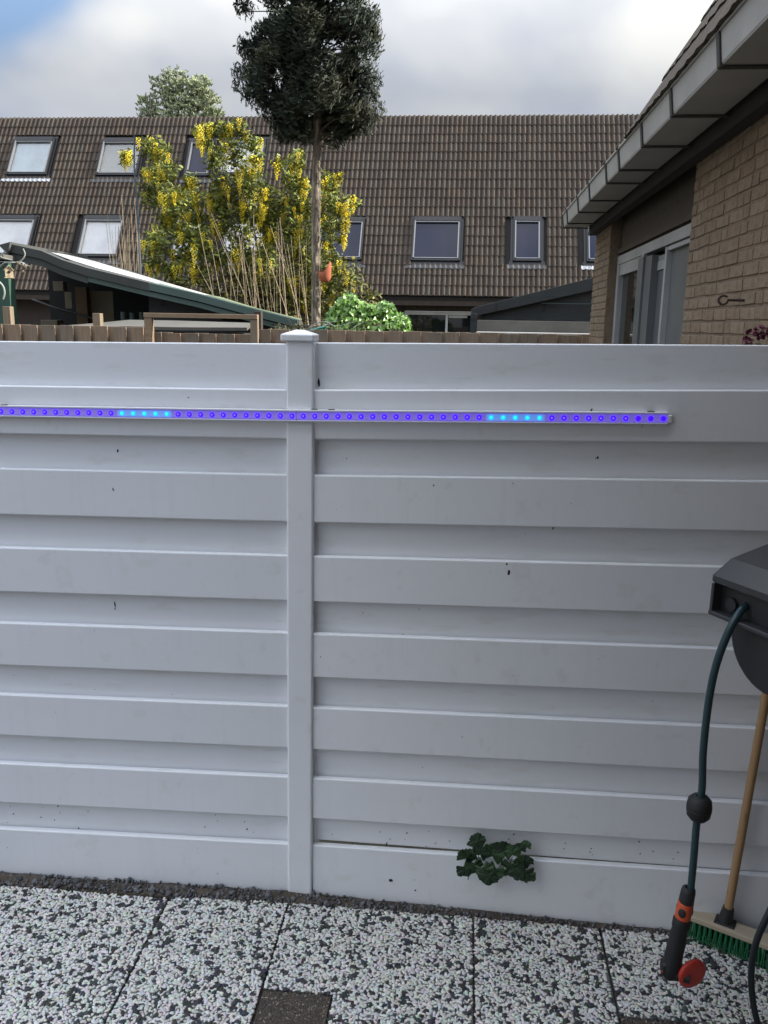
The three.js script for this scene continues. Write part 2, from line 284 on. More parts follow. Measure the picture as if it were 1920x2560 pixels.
const tileGeos = [1, 2, 3, 4].map((i) => tileGeo(TW, GAUGE + 0.06, 700 + i)), flatTiles = [5, 6].map((i) => tileGeo(TW, GAUGE + 0.06, 700 + i, 0.006, 0.012));
const skylights = [ // x0, x1, u0, u1, glass, label
  [-15.06, -13.70, 4.34, 5.83, 'glassBlind'], [-12.05, -10.70, 4.32, 5.78, 'glassGrey'], [-9.11, -8.33, 4.30, 5.74, 'glassNavy'], [-8.02, -6.64, 4.34, 5.78, 'glassBlind2'],
  [-15.06, -13.66, 1.22, 2.71, 'glassBlind2'], [-12.08, -10.78, 1.22, 2.72, 'glassBlind2'], [-9.10, -8.30, 1.22, 2.70, 'glassBlind2'], [-7.55, -6.22, 1.22, 2.70, 'glassBlind2'],
  [-4.62, -3.24, 1.20, 2.71, 'glassNavy'], [-1.76, -0.31, 1.20, 2.74, 'glassNavy'], [1.24, 2.07, 1.22, 2.77, 'glassNavy'], [3.38, 4.80, 1.22, 2.74, 'glassNavy']];
{
  const h = thing('row_house', 'long row house beyond the gardens with a steep brown tiled roof and skylights', 'house', [0, 0, 0]);
  const X0 = -19, X1 = 9.2, top = ROWS * GAUGE;
  // roof body under the tiles
  const P = (x, u, n) => roofPt(x, u, n).toArray();
  const roof = mesh('roof', mergeGeometries([slab([P(X0, -0.02, -0.02), P(X1, -0.02, -0.02)], [P(X0, top, -0.02), P(X1, top, -0.02)], 0.08), slab([P(X0, top, 0), P(X1, top, 0)], [[X0, P(0, top, 0)[1] - 0.3, -35], [X1, P(0, top, 0)[1] - 0.3, -35]], 0.12)]), M.roofUnder, h);
  const rest = []; let singles = 0; const cand = [];
  for (let r = 0; r < ROWS; r++) for (let c = 0; c < Math.floor((X1 - X0) / TW); c++) {
    const x = X0 + (c + 0.5) * TW, u0 = r * GAUGE, u1 = u0 + GAUGE;
    if (skylights.some(([a, b, d, e]) => x > a - 0.10 && x < b + 0.10 && u1 > d - 0.10 && u0 < e + 0.02)) continue;
    const tone = Math.floor(R() * 7), p = roofPt(x + rr(-0.003, 0.003), u0 + rr(-0.006, 0.006), 0.012 + rr(0, 0.004)), rz = rr(-0.006, 0.006), gi = Math.floor(R() * 4);
    const single = singles < 300 && x > -3.3 && x < 5.0 && r <= 11;
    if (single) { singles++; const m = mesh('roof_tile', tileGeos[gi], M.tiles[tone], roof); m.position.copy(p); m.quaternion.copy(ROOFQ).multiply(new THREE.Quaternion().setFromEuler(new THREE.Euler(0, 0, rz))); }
    else rest.push({ m: new THREE.Matrix4().compose(p, ROOFQ.clone().multiply(new THREE.Quaternion().setFromEuler(new THREE.Euler(0, 0, rz))), new THREE.Vector3(1, 1, 1)), c: M.tiles[tone].color.clone().multiplyScalar(rr(0.9, 1.1)), g: gi });
  }
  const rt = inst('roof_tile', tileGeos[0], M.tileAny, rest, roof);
  // skylights
  const onRoof = (o, x, u, n) => { o.position.copy(roofPt(x, u, n)); o.quaternion.copy(ROOFQ); return o; };
  for (const [a, b, u0, u1, glass] of skylights) {
    const w = b - a, hh = u1 - u0, fw = 0.05, bars = [span(-w / 2, -w / 2 + fw, 0, hh, -0.02, 0.10), span(w / 2 - fw, w / 2, 0, hh, -0.02, 0.10), span(-w / 2 + fw, w / 2 - fw, 0, fw + 0.02, -0.02, 0.085), span(-w / 2 + fw, w / 2 - fw, hh - 0.15, hh, -0.02, 0.125),
      span(-w / 2 - 0.11, w / 2 + 0.11, -0.14, -0.001, -0.015, 0.035), span(-w / 2 - 0.07, -w / 2 - 0.002, 0, hh, -0.015, 0.02), span(w / 2 + 0.002, w / 2 + 0.07, 0, hh, -0.015, 0.02), span(-w / 2 - 0.09, w / 2 + 0.09, hh + 0.001, hh + 0.09, -0.015, 0.03)];
    const f = onRoof(mesh('skylight', bars, M.darkMetal, h), (a + b) / 2, u0, 0);
    const s = 0.034, i0 = -w / 2 + fw + 0.002, i1 = w / 2 - fw - 0.002, v0 = fw + 0.022, v1 = hh - 0.152;
    mesh('sash', [span(i0, i0 + s, v0, v1, 0.0, 0.125), span(i1 - s, i1, v0, v1, 0, 0.104), span(i0 + s, i1 - s, v0, v0 + s * 0.7, 0, 0.098), span(i0 + s, i1 - s, v1 - s, v1, 0, 0.11)], M.sash, f);
    if (glass === 'glassNavy') mesh('pane', span(i0 + s + 0.001, i1 - s - 0.001, v0 + s * 0.7 + 0.001, v1 - s - 0.001, 0.02, 0.055), M.glassNavy, f);
    else { mesh('pane', span(i0 + s + 0.001, i1 - s - 0.001, v0 + s * 0.7 + 0.001, v1 - s - 0.001, 0.052, 0.056), M.paneClear, f); mesh('blind', span(i0 + s + 0.001, i1 - s - 0.001, v0 + s * 0.7 + 0.001, v1 - s - 0.001, 0.0, 0.02), M[glass], f, glass === 'glassGrey' ? 'grey roller blind behind the pane' : 'pale roller blind behind the pane'); }
    // wavy lead apron lying over the course below
    const n = Math.round((w + 0.3) / 0.0379), A = [], B = [];
    for (let i = 0; i <= n; i++) { const x = -w / 2 - 0.15 + i * 0.0379, t = (((x + (a + b) / 2 - X0) / (TW / 2)) % 1 + 1) % 1, q = Math.max(0, 1 - Math.abs(t - 0.5) / 0.5 * 1.2), z = 0.018 + 0.05 * Math.pow(q, 0.8); A.push([x, -0.27 + rr(-0.008, 0.008), z + 0.026]); B.push([x, -0.135, z * 0.45 + 0.028]); }
    mesh('apron', quadStrip(A, B), a < -13 || a > 3 ? M.lead : M.leadDull, f);
  }
  // wall under the eaves, fascia, window
  mesh('wall', [span(X0, -1.9, 0, 2.62, -26.25, -26.02), span(0.2, X1, 0, 2.62, -26.25, -26.02), span(-1.9, 0.2, 2.27, 2.62, -26.25, -26.02), span(-1.9, 0.2, 0, 0.5, -26.25, -26.02), span(X0, X0 + 0.2, 0, 2.6, -35, -26.25), span(X1 - 0.2, X1, 0, 2.6, -35, -26.25)], M.houseBrown, h);
  mesh('fascia', [span(X0, X1, 2.42, 2.66, -25.56, -25.52), span(X0, X1, 2.50, 2.56, -26.02, -25.56)], M.darkTimber, h);
  mesh('timber_panel', span(-1.9, 0.3, 2.27, 2.50, -26.018, -25.97), M.darkTimber, h);
  const wf = mesh('window', [span(-1.9, 0.2, 2.16, 2.262, -26.05, -25.95), span(-1.9, -1.79, 0.5, 2.16, -26.05, -25.96), span(-0.67, -0.605, 0.5, 2.16, -26.05, -25.96), span(0.13, 0.2, 0.5, 2.16, -26.05, -25.96)], M.whitePaint, h);
  mesh('pane', span(-1.79, -0.67, 0.5, 2.16, -26.04, -26.02), M.glassDark, wf); mesh('pane', span(-0.605, 0.13, 0.5, 2.16, -26.04, -26.02), M.glassDark, wf);
  const vg = [span(-0.58, -0.03, 2.085, 2.14, -26.015, -25.985)]; for (let i = 0; i < 18; i++) vg.push(span(-0.57 + i * 0.03, -0.556 + i * 0.03, 2.10, 2.15, -25.984, -25.97));
  mesh('vent_grille', vg, M.whitePaint, wf);
}

// ------------------------------------------------------------------ our neighbour's house on the right: brick wall, window, box gutter, roof edge
const WX = 1.21;
{
  const h = thing('brick_house', 'yellow brown brick house on the right with a grey box gutter under its eaves', 'house', [0, 0, 0]);
  const wall = mesh('brick_wall', [span(WX - 0.0005, 1.46, 0, 2.80, -5.04, 0.745), span(WX - 0.0005, 1.46, 0, 2.80, -8.75, -7.85), span(1.46, 9, 0, 2.8, -8.75, -8.5), span(8.8, 9, 0, 2.8, -8.5, 0.74)], M.mortar, h);
  const bg = [0, 1, 2].map((i) => { const g = uvBox(new RoundedBoxGeometry(0.20, 0.0505, 0.02, 1, 0.004)), p = g.attributes.position, q = rngOf(60 + i), uv = g.attributes.uv, o = q() * 3; for (let k = 0; k < p.count; k++) { p.setX(k, p.getX(k) + 0.003 * Math.sin(p.getY(k) * 90 + i * 2)); p.setY(k, p.getY(k) + 0.0016 * Math.sin(p.getX(k) * 40 + i * 3)); uv.setXY(k, uv.getX(k) + o, uv.getY(k) + o * 1.7); } return g.rotateY(-Math.PI / 2); });
  const restBricks = []; let nSingle = 0;
  const lay = (z0, z1, lo, hi, single) => {
    for (let c = 0; ; c++) {
      const y = 0.015 + c * 0.0625 + 0.025; if (y > 2.79) break;
      if (y < lo || y > hi) continue;
      let z = z0, first = true;
      while (z < z1 - 0.02) {
        let L = R() < 0.22 ? 0.095 : 0.205; if (first) L = c % 2 ? 0.10 : 0.205; first = false;
        L = Math.min(L, z1 - z); const m = new THREE.Matrix4().compose(new THREE.Vector3(WX + 0.004 + rr(-0.0015, 0.002), y + rr(-0.0015, 0.0015), z + L / 2), new THREE.Quaternion().setFromEuler(new THREE.Euler(rr(-0.012, 0.012), rr(-0.008, 0.008), 0)), new THREE.Vector3(1, rr(0.95, 1.04), (L - 0.011) / 0.20));
        const k = Math.floor(R() * 5), gi = Math.floor(R() * 3);
        if (single(y, z + L / 2) && nSingle < 298) { nSingle++; const b = mesh('brick', bg[gi], M.bricks[k], wall); m.decompose(b.position, b.quaternion, b.scale); }
        else restBricks.push({ m, c: M.bricks[k].color.clone().multiplyScalar(rr(0.92, 1.08)) });
        z += L;
      }
    }
  };
  lay(-5.04, 0.74, 0, 2.79, (y, z) => y > 1.72 && z < -3.35);
  lay(-8.75, -7.85, 1.2, 2.79, (y) => y > 1.72);
  const anyBrick = std([1, 1, 1], 0.92, { map: brickMap, bumpMap: brickBump, bumpScale: 0.004 });
  inst('brick', bg[0], anyBrick, restBricks, wall);
  mesh('reveal', [span(1.462, 1.75, 0, 2.8, -8.0, -7.848), span(1.462, 1.75, 0, 2.8, -5.05, -4.9)], M.mortar, h);
  // window set back in the wall
  const wx = 1.31, F = (z0, z1, y0, y1, x0 = wx - 0.03, x1 = wx + 0.05) => span(x0, x1, y0, y1, z0, z1);
  mesh('timber_lintel', [span(wx - 0.01, wx + 0.14, 2.47, 2.80, -7.846, -5.042), span(wx - 0.035, wx - 0.011, 2.475, 2.51, -7.846, -5.042)], M.darkTimber, h);
  const wf = mesh('window_frame', [F(-7.846, -5.042, 2.385, 2.455), F(-7.846, -7.74, 0.4, 2.384), F(-7.738, -6.74, 2.29, 2.384, wx - 0.022, wx + 0.05), F(-6.738, -6.66, 0.4, 2.384, wx - 0.036, wx + 0.05), F(-7.738, -6.74, 0.4, 0.5)], M.frameGrey, h);
  mesh('pane', F(-7.738, -6.74, 0.5, 2.289, wx + 0.012, wx + 0.03), M.glassDark, wf);
  mesh('sliding_post', [F(-6.655, -6.46, 0.4, 2.35, wx - 0.075, wx - 0.0), F(-6.455, -6.235, 0.4, 2.345, wx - 0.06, wx - 0.0)], M.panelGrey, wf);
  mesh('pane', F(-6.23, -5.87, 0.5, 2.235, wx - 0.01, wx + 0.02), M.panelGrey, wf);
  const vg = [F(-6.23, -5.87, 2.24, 2.30, wx - 0.02, wx + 0.02)]; for (let i = 0; i < 16; i++) vg.push(F(-6.225 + i * 0.0222, -6.212 + i * 0.0222, 2.301, 2.335, wx - 0.018, wx + 0.01));
  mesh('vent_grille', vg, M.frameGrey, wf);
  mesh('stile', [F(-5.865, -5.81, 0.4, 2.36, wx - 0.055, wx + 0.02), F(-5.81, -5.042, 2.337, 2.362, wx - 0.05, wx + 0.02)], M.frameGrey, wf);
  mesh('side_panel', F(-5.808, -5.042, 0.4, 2.335, wx - 0.02, wx + 0.02), M.panelGrey, wf);
  mesh('backing', F(-7.8, -5.06, 0.1, 2.46, wx + 0.10, wx + 0.13), M.interior, h);
  // box gutter with strap brackets
  const gx = 0.88, gy = 2.785, zA = -8.70, zB = 0.58, gt = 0.006;
  const gut = mesh('gutter', [rbox(1.10 - gx, 0.012, zB - zA, 0.005, (gx + 1.10) / 2, gy, (zA + zB) / 2, 2), (() => { const g = rbox(0.012, 0.11, zB - zA, 0.005, 0, 0.055, 0, 2); g.rotateZ(0.13); g.translate(gx + 0.004, gy, (zA + zB) / 2); return g; })(), rbox(0.024, 0.016, zB - zA, 0.006, gx - 0.014, gy + 0.112, (zA + zB) / 2), span(1.092, 1.104, gy + 0.008, gy + 0.14, zA, zB), span(gx - 0.008, 1.1, gy + 0.006, gy + 0.11, zA + 0.002, zA + 0.012)], M.gutter, h);
  for (const z of [-8.62, -8.26, -7.48, -6.81, -6.02, -5.54, -4.85, -4.19, -3.45, -2.7, -2.0, -1.2, -0.4, 0.4])
    mesh('bracket', [rbox(1.12 - gx + 0.01, 0.008, 0.036, 0.003, (gx + 1.12) / 2 - 0.004, gy - 0.010, z, 1), (() => { const g = rbox(0.008, 0.118, 0.036, 0.003, 0, 0.054, 0, 1); g.rotateZ(0.13); g.translate(gx - 0.007, gy - 0.006, z); return g; })(), rbox(0.05, 0.02, 0.05, 0.005, gx - 0.01, gy + 0.118, z, 1)], M.bracket, gut);
  mesh('added_shade_canopy', [rbox(1.85, 0.10, 2.56, 0.01, 0.28, 2.62, -0.57)], M.darkTimber, h);  // unseen canopy, added to keep sky light off the right of the fence
  mesh('added_shade_wing', [span(-0.35, 9, 0, 5.6, 0.75, 7.5), span(-0.5, 9.1, 5.6, 5.8, 0.6, 7.6)], M.houseBrown, h);  // unseen block behind the camera, added to deepen the shade at right
  mesh('soffit', [span(1.104, 1.5, 2.80, 2.84, -8.74, 0.58), span(1.13, 1.2, 2.72, 2.798, -8.74, 0.58)], M.soffit, h);
  // flat roof over the far end, steep tiled roof from z = -5.25 towards us
  mesh('flat_roof', span(1.106, 9, 2.84, 2.93, -8.75, -5.26), M.bitumen, h);
  const slope = THREE.MathUtils.degToRad(58.5), lip = [0.87, 2.915], rp = (t, n) => [lip[0] + t * Math.cos(slope) - n * Math.sin(slope), lip[1] + t * Math.sin(slope) + n * Math.cos(slope)];
  const T = 5.4, [ax, ay] = rp(0.02, -0.03), [bx, by] = rp(T, -0.03);
  const roof = mesh('roof', [uvBox(extrude([[ax, ay], [ax + 0.25, ay - 0.03], [8.9, ay - 0.03], [8.9, ay + 0.2], [2 * bx - ax > 8.9 ? 8.9 : 2 * bx - ax, ay + 0.2], [bx, by]], 5.83).translate(0, 0, 0.58))], M.houseBrown, h);
  const rq = new THREE.Quaternion().setFromRotationMatrix(new THREE.Matrix4().makeBasis(new THREE.Vector3(0, 0, 1), new THREE.Vector3(Math.cos(slope), Math.sin(slope), 0), new THREE.Vector3(-Math.sin(slope), Math.cos(slope), 0)));
  const rest = [];
  for (let r = 0; r < 15; r++) for (let c = 0; c < 19; c++) {
    const z = -5.25 + (r % 2 ? 0.0 : 0.0) + (c + 0.5) * TW, [x, y] = rp(r * GAUGE - 0.03, 0.004), k = Math.floor(R() * 7), p = new THREE.Vector3(x, y, z);
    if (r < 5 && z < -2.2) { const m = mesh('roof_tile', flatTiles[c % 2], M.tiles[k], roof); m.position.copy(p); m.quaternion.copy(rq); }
    else rest.push({ m: new THREE.Matrix4().compose(p, rq, new THREE.Vector3(1, 1, 1)), c: M.tiles[k].color });
  }
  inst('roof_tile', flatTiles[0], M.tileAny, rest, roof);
  { // dark flat panel carried a hand's breadth above the tiles
    const [px, py] = rp(1.75, 0.14), g = rbox(3.0, 1.5, 0.035, 0.008); g.applyQuaternion(rq); g.translate(px, py, -3.2); const s = mesh('roof_panel', g, M.solar, h);
    const st = []; for (const z of [-4.4, -3.2, -2.0]) for (const t of [1.2, 2.3]) { const a = rp(t, 0.0), b = rp(t, 0.125); st.push(rod([...a, z], [...b, z], 0.012)); } mesh('panel_stand', st, M.darkMetal, s);
  }
}
{ // hook
  const o = thing('wall_hook', 'rusty open ring hook screwed into the brick wall on the right', 'hook', [WX, 1.972, -3.955]);
  const ring = new THREE.TorusGeometry(0.019, 0.005, 8, 20, 5.4).rotateZ(0.6).rotateY(-0.25).translate(-0.098, 0.0, 0);
  mesh('shank', rod([0.02, 0, 0], [-0.080, 0, 0], 0.0055), M.wire, o); mesh('ring', ring, M.wire, o);
}

// ------------------------------------------------------------------ board fence across the gardens behind
{
  const f = thing('board_fence', 'brown timber fence of upright overlapping boards behind the white fence', 'fence', [0, 0, -9.05]);
  const geos = [0, 1, 2].map((i) => { const g = rbox(0.145, 1.9, 0.018, 0.003, 0, 0.95, 0, 1), uv = g.attributes.uv, o = rr(0, 3); for (let k = 0; k < uv.count; k++) uv.setXY(k, uv.getX(k) + o, uv.getY(k) + o * 2); return g; });
  let i = 0;
  for (let x = -5.75; x < 2.0; x += 0.2, i++) {
    const y = 1.776 + 0.0 * x, low = x > -3.38 && x < -2.3 ? -0.055 : 0, a = mesh('board', geos[i % 3], M.fenceWood[Math.floor(R() * 3)], f); a.position.set(x + rr(-0.004, 0.004), y - 1.9 + rr(-0.006, 0.006) + low, 0.012); a.rotation.z = rr(-0.004, 0.004);
    const b = mesh('board', geos[(i + 1) % 3], M.fenceWood[Math.floor(R() * 3)], f); b.position.set(x + 0.1 + rr(-0.004, 0.004), y - 1.9 + rr(-0.006, 0.004) + low, -0.030);
  }
  mesh('rail', [span(-5.9, 2.05, 1.50, 1.57, -0.019 - 0.05, -0.041), span(-5.9, 2.05, 0.4, 0.47, -0.07, -0.041)], M.postWood, f);
  for (const [x, y] of [[-5.07, 1.97], [-4.045, 1.912]]) mesh('post', rbox(0.085, y, 0.085, 0.004, x, y / 2, -0.125, 1), M.postWood, f);
  // raised frame on the fence: two uprights and a top rail
  mesh('frame_upright', rbox(0.085, 1.9, 0.06, 0.004, -3.395, 0.945, 0.07, 1), M.railWood, f); mesh('frame_upright', rbox(0.08, 1.9, 0.06, 0.004, -2.245, 0.94, 0.07, 1), M.postWood, f);
  mesh('frame_rail', rbox(1.235, 0.048, 0.07, 0.004, -2.822, 1.878 + 0.022, 0.075, 1), M.railWood, f);
  mesh('post', rbox(0.078, 1.96, 0.085, 0.004, -2.25, 0.98, -0.125, 1), M.darkTimber, f);
}

// ------------------------------------------------------------------ open shed on the left with its sagging roof
{
  const s = thing('open_shed', 'dark open garden shed on the left under a sagging white and green sheet roof', 'shed', [0, 0, 0]);
  const fx = [-5.72, -5.29, -5.03, -4.72, -3.93, -3.31, -2.8, -2.09], fy = [2.74, 2.655, 2.55, 2.46, 2.29, 2.165, 2.04, 1.875];
  const bx = [-6.22, -5.75, -5.45, -5.05, -4.35, -3.64, -3.09, -2.42], by = [2.80, 2.735, 2.685, 2.575, 2.375, 2.185, 2.03, 1.885];
  const A = fx.map((x, i) => [x, fy[i], -10.5]), B = bx.map((x, i) => [x, by[i], -12.5]);
  mesh('roof_deck', slab(A, B, 0.05), M.bitumen, s);
  const raise = (r, d) => r.map(([x, y, z]) => [x, y + d, z]), mid = (t) => A.map((a, i) => a.map((v, k) => lerp(v, B[i][k], t)));
  mesh('white_sheet', slab(raise(mid(0.20).slice(1, 6), 0.012), raise(mid(0.78).slice(1, 6), 0.012), 0.009), M.sheetWhite, s);
  mesh('green_sheet', slab(raise(mid(0.30).slice(5), 0.016), raise(mid(1.03).slice(4).slice(1), 0.02), 0.009), M.sheetGreen, s);
  mesh('edge_sheet', slab(raise(mid(-0.01).slice(4), 0.010), raise(mid(0.34).slice(4), 0.012), 0.007), M.sheetTeal, s);
  // barge boards: two lengths, the second stepped below the first
  const strip = (r, hgt, dz) => { const lo = raise(r, -hgt), q = (l, d) => l.map(([x, y, z]) => [x, y, z + d]); return mergeGeometries([quadStrip(q(lo, dz), q(r, dz)), quadStrip(q(r, dz), r), quadStrip(lo, q(lo, dz))]); };
  mesh('barge_board', [strip(raise(A.slice(0, 5), 0.01), 0.10, 0.05), strip(raise(A.slice(0, 4), -0.095), 0.085, 0.03)], M.bitumen, s);
  mesh('barge_board', [strip(raise(A.slice(4), 0.005), 0.085, 0.05), strip(raise(A.slice(3), -0.095), 0.06, 0.025)], M.sheetTeal, s);
  mesh('ridge_cap', uvBox(new THREE.CylinderGeometry(0.09, 0.09, 2.2, 3).rotateX(Math.PI / 2).rotateZ(0.25).translate(-5.72, 2.70, -11.5)), M.bitumen, s);
  // walls and what little is seen inside
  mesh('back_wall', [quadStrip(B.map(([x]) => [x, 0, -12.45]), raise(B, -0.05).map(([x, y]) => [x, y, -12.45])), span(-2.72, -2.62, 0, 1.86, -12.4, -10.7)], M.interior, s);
  mesh('front_panel', [span(-4.05, -2.35, 0, 1.86, -10.78, -10.74), span(-4.05, -3.1, 1.861, 2.06, -10.78, -10.74), span(-4.05, -3.6, 2.061, 2.16, -10.78, -10.74)], M.blackTimber, s);
  mesh('tall_post', [span(-5.42, -5.26, 0, 2.28, -11.7, -11.6)], M.rustWood, s); mesh('lining_board', rbox(0.36, 0.55, 0.02, 0.004, -5.12, 1.96, -11.75, 1), M.paperish, s); mesh('lining_board', rbox(0.10, 0.22, 0.02, 0.004, -5.53, 2.1, -11.62, 1), M.paperish, s);
  mesh('shelf_box', rbox(0.15, 0.13, 0.12, 0.006, -5.68, 2.29, -11.7, 1), M.paperish, s); mesh('crate', rbox(0.24, 0.14, 0.2, 0.006, -5.78, 1.76, -11.6, 1), M.paperish, s);
  mesh('pipe', [tube([[-6.0, 2.1, -11.5], [-5.6, 1.98, -11.45], [-5.25, 1.9, -11.45], [-5.1, 1.85, -11.45]], 0.016)], M.blackPlastic, s);
  for (const [x, y] of [[-4.5, 1.87], [-4.38, 1.86], [-4.25, 1.87]]) mesh('jar', uvBox(new THREE.CylinderGeometry(0.035, 0.035, 0.16, 10).translate(x, y, -11)), M.sheetTeal, s);
}
{ // green weatherboarded shed corner
  const s = thing('green_shed', 'green weatherboarded shed corner at the left edge beside the open shed', 'shed', [0, 0, 0]);
  for (let i = 0; i < 16; i++) { const b = mesh('weatherboard', rbox(1.2, 0.135, 0.02, 0.005, -6.25, 0.46 + i * 0.13, -10.3, 1), M.greenPaint, s); b.position.z = 0; b.rotation.x = 0; }
  mesh('wall', span(-6.85, -5.66, 0, 2.52, -10.45, -10.32), M.greenPaint, s); mesh('roof_edge', rbox(1.25, 0.06, 0.4, 0.008, -6.27, 2.57, -10.4, 1), M.felt, s);
}
{ // bird house
  const b = thing('bird_house', 'small wooden bird house hanging at the corner of the green shed', 'bird house', [-5.37, 2.31, -9.8], 0.5);
  mesh('body', extrude([[-0.045, 0], [0.045, 0], [0.045, 0.08], [0, 0.125], [-0.045, 0.08]], 0.1, 0.003), M.birdWood, b);
  mesh('roof', [rbox(0.075, 0.008, 0.125, 0.002, 0, 0, 0, 1).rotateZ(0.785).translate(-0.027, 0.107, -0.05), rbox(0.075, 0.008, 0.125, 0.002, 0, 0, 0, 1).rotateZ(-0.785).translate(0.027, 0.107, -0.05)], M.birdWood, b);
  mesh('entrance', uvBox(new THREE.CylinderGeometry(0.016, 0.016, 0.004, 14).rotateX(Math.PI / 2).translate(0, 0.06, 0.003)), M.interior, b); mesh('perch', rod([0, 0.028, 0], [0, 0.028, 0.05], 0.004), M.birdWood, b); mesh('floor', rbox(0.11, 0.008, 0.13, 0.002, 0, -0.005, -0.04, 1), M.birdWood, b);
}
{ // pale bare branches
  const b = thing('bare_branch', 'pale crooked bare branch with a few dry leaves in front of the dark shed', 'branch', [0, 0, 0]);
  mesh('branch', tube([[-5.75, 2.30, -9.75], [-5.48, 2.41, -9.75], [-5.38, 2.47, -9.75], [-5.25, 2.475, -9.75], [-5.18, 2.50, -9.75], [-5.13, 2.57, -9.75], [-5.15, 2.63, -9.75]], 0.013, 30, 7, 0.5), M.branch, b);
  mesh('twig', tube([[-5.2, 2.49, -9.75], [-5.14, 2.455, -9.75], [-5.08, 2.435, -9.75]], 0.008, 10, 6, 0.5), M.branch, b);
  mesh('twig', tube([[-5.37, 2.60, -9.75], [-5.43, 2.54, -9.75], [-5.38, 2.52, -9.75], [-5.29, 2.50, -9.75]], 0.010, 16, 6, 0.7), M.branch, b);
  mesh('twig', tube([[-5.62, 2.34, -9.75], [-5.49, 2.27, -9.75], [-5.43, 2.21, -9.75], [-5.415, 2.13, -9.75], [-5.44, 2.06, -9.75]], 0.012, 16, 6, 0.8), M.branch, b);
  for (const [x, y, s] of [[-5.2, 2.46, 0.022], [-5.16, 2.445, 0.026], [-5.13, 2.43, 0.022], [-5.16, 2.375, 0.024], [-5.22, 2.475, 0.018]]) mesh('dry_leaf', lump(Math.floor(900 + x * 100), 0, 0.3, [1, 0.8, 0.35]).scale(s, s, s).translate(x, y, -9.73), M.birdWood, b);
}
{ // low grey felted hutch roof just behind the board fence
  const t = thing('low_roof', 'low grey felt covered hutch roof behind the timber fence', 'roof', [0, 0, -10]);
  mesh('top', slab([[-5.0, 1.755, 0.35], [-4.4, 1.765, 0.35], [-3.9, 1.775, 0.35], [-3.3, 1.775, 0.35], [-2.5, 1.785, 0.35]], [[-4.95, 1.762, -0.1], [-4.42, 1.81, -0.1], [-4.06, 1.85, -0.1], [-3.5, 1.85, -0.1], [-2.55, 1.838, -0.1]], 0.035), M.felt, t); mesh('side', span(-4.9, -2.55, 0, 1.72, -0.08, 0.3), M.blackTimber, t);
}
{ // black shed on the right beyond the board fence
  const s = thing('black_shed', 'black timber shed with a sloping roof beside the far end of the brick house', 'shed', [0, 0, -11]);
  mesh('barge_board', extrude([[0.03, 1.955], [0.06, 2.07], [1.51, 2.455], [2.6, 2.74], [2.6, 2.6], [1.51, 2.30]], 0.05, 0.004).translate(0, 0, 0.03), M.blackTimber, s);
  mesh('gable_wall', extrude([[0.16, 0], [2.6, 0], [2.6, 2.62], [0.16, 1.99]], 0.05).translate(0, 0, -0.05), M.blackTimber, s);
  mesh('roof', slab([[0.04, 2.062, -0.02], [2.6, 2.742, -0.02]], [[0.04, 2.062, -2.5], [2.6, 2.742, -2.5]], 0.05), M.bitumen, s);
  mesh('lean_to_board', rbox(1.9, 0.145, 0.03, 0.004, 1.06, 1.845, 0.42, 1), M.felt, s); mesh('lean_to_cap', rbox(1.95, 0.035, 0.34, 0.01, 1.08, 1.765, 0.6, 2), M.sheetWhite, s);
  mesh('lean_to_wall', span(0.12, 2.1, 0, 1.745, 0.40, 0.7), M.blackTimber, s); mesh('corner_post', rbox(0.08, 2.0, 0.08, 0.004, 0.07, 1.0, 0.06, 1), M.blackTimber, s);
  mesh('gable_batten', span(0.9, 2.55, 2.135, 2.142, 0.0, 0.006), M.sheetTeal, s);
}

// ------------------------------------------------------------------ trees and plants behind
function sprayGeo(seed, n, len, wid, droop) {                        // small fan of narrow leaflets
  const q = rngOf(seed), pos = [];
  for (let i = 0; i < n; i++) {
    const a = (i / (n - 1) - 0.5) * 2.0 + (q() - 0.5) * 0.3, L = len * (0.6 + 0.5 * q()), dx = Math.sin(a), dy = Math.cos(a), z = (q() - 0.5) * 0.5 * len, b = [0.25 * dx * len * q(), 0.3 * i / n * len * 0.2, 0];
    const t = [b[0] + dx * L, b[1] + dy * L - droop * L * L / len, z], m = [b[0] + dx * L * 0.5, b[1] + dy * L * 0.5, z * 0.4 + 0.1 * wid], nx = dy * wid, ny = -dx * wid;
    pos.push(...b, m[0] + nx, m[1] + ny, m[2], ...t, ...b, ...t, m[0] - nx, m[1] - ny, m[2]);
  }
  const g = new THREE.BufferGeometry(); g.setAttribute('position', new THREE.Float32BufferAttribute(pos, 3)); g.setAttribute('uv', new THREE.Float32BufferAttribute(new Float32Array(pos.length / 3 * 2), 2)); g.computeVertexNormals(); return g;
}
const tone = (c, k) => rgb(c[0] * k, c[1] * k, c[2] * k);
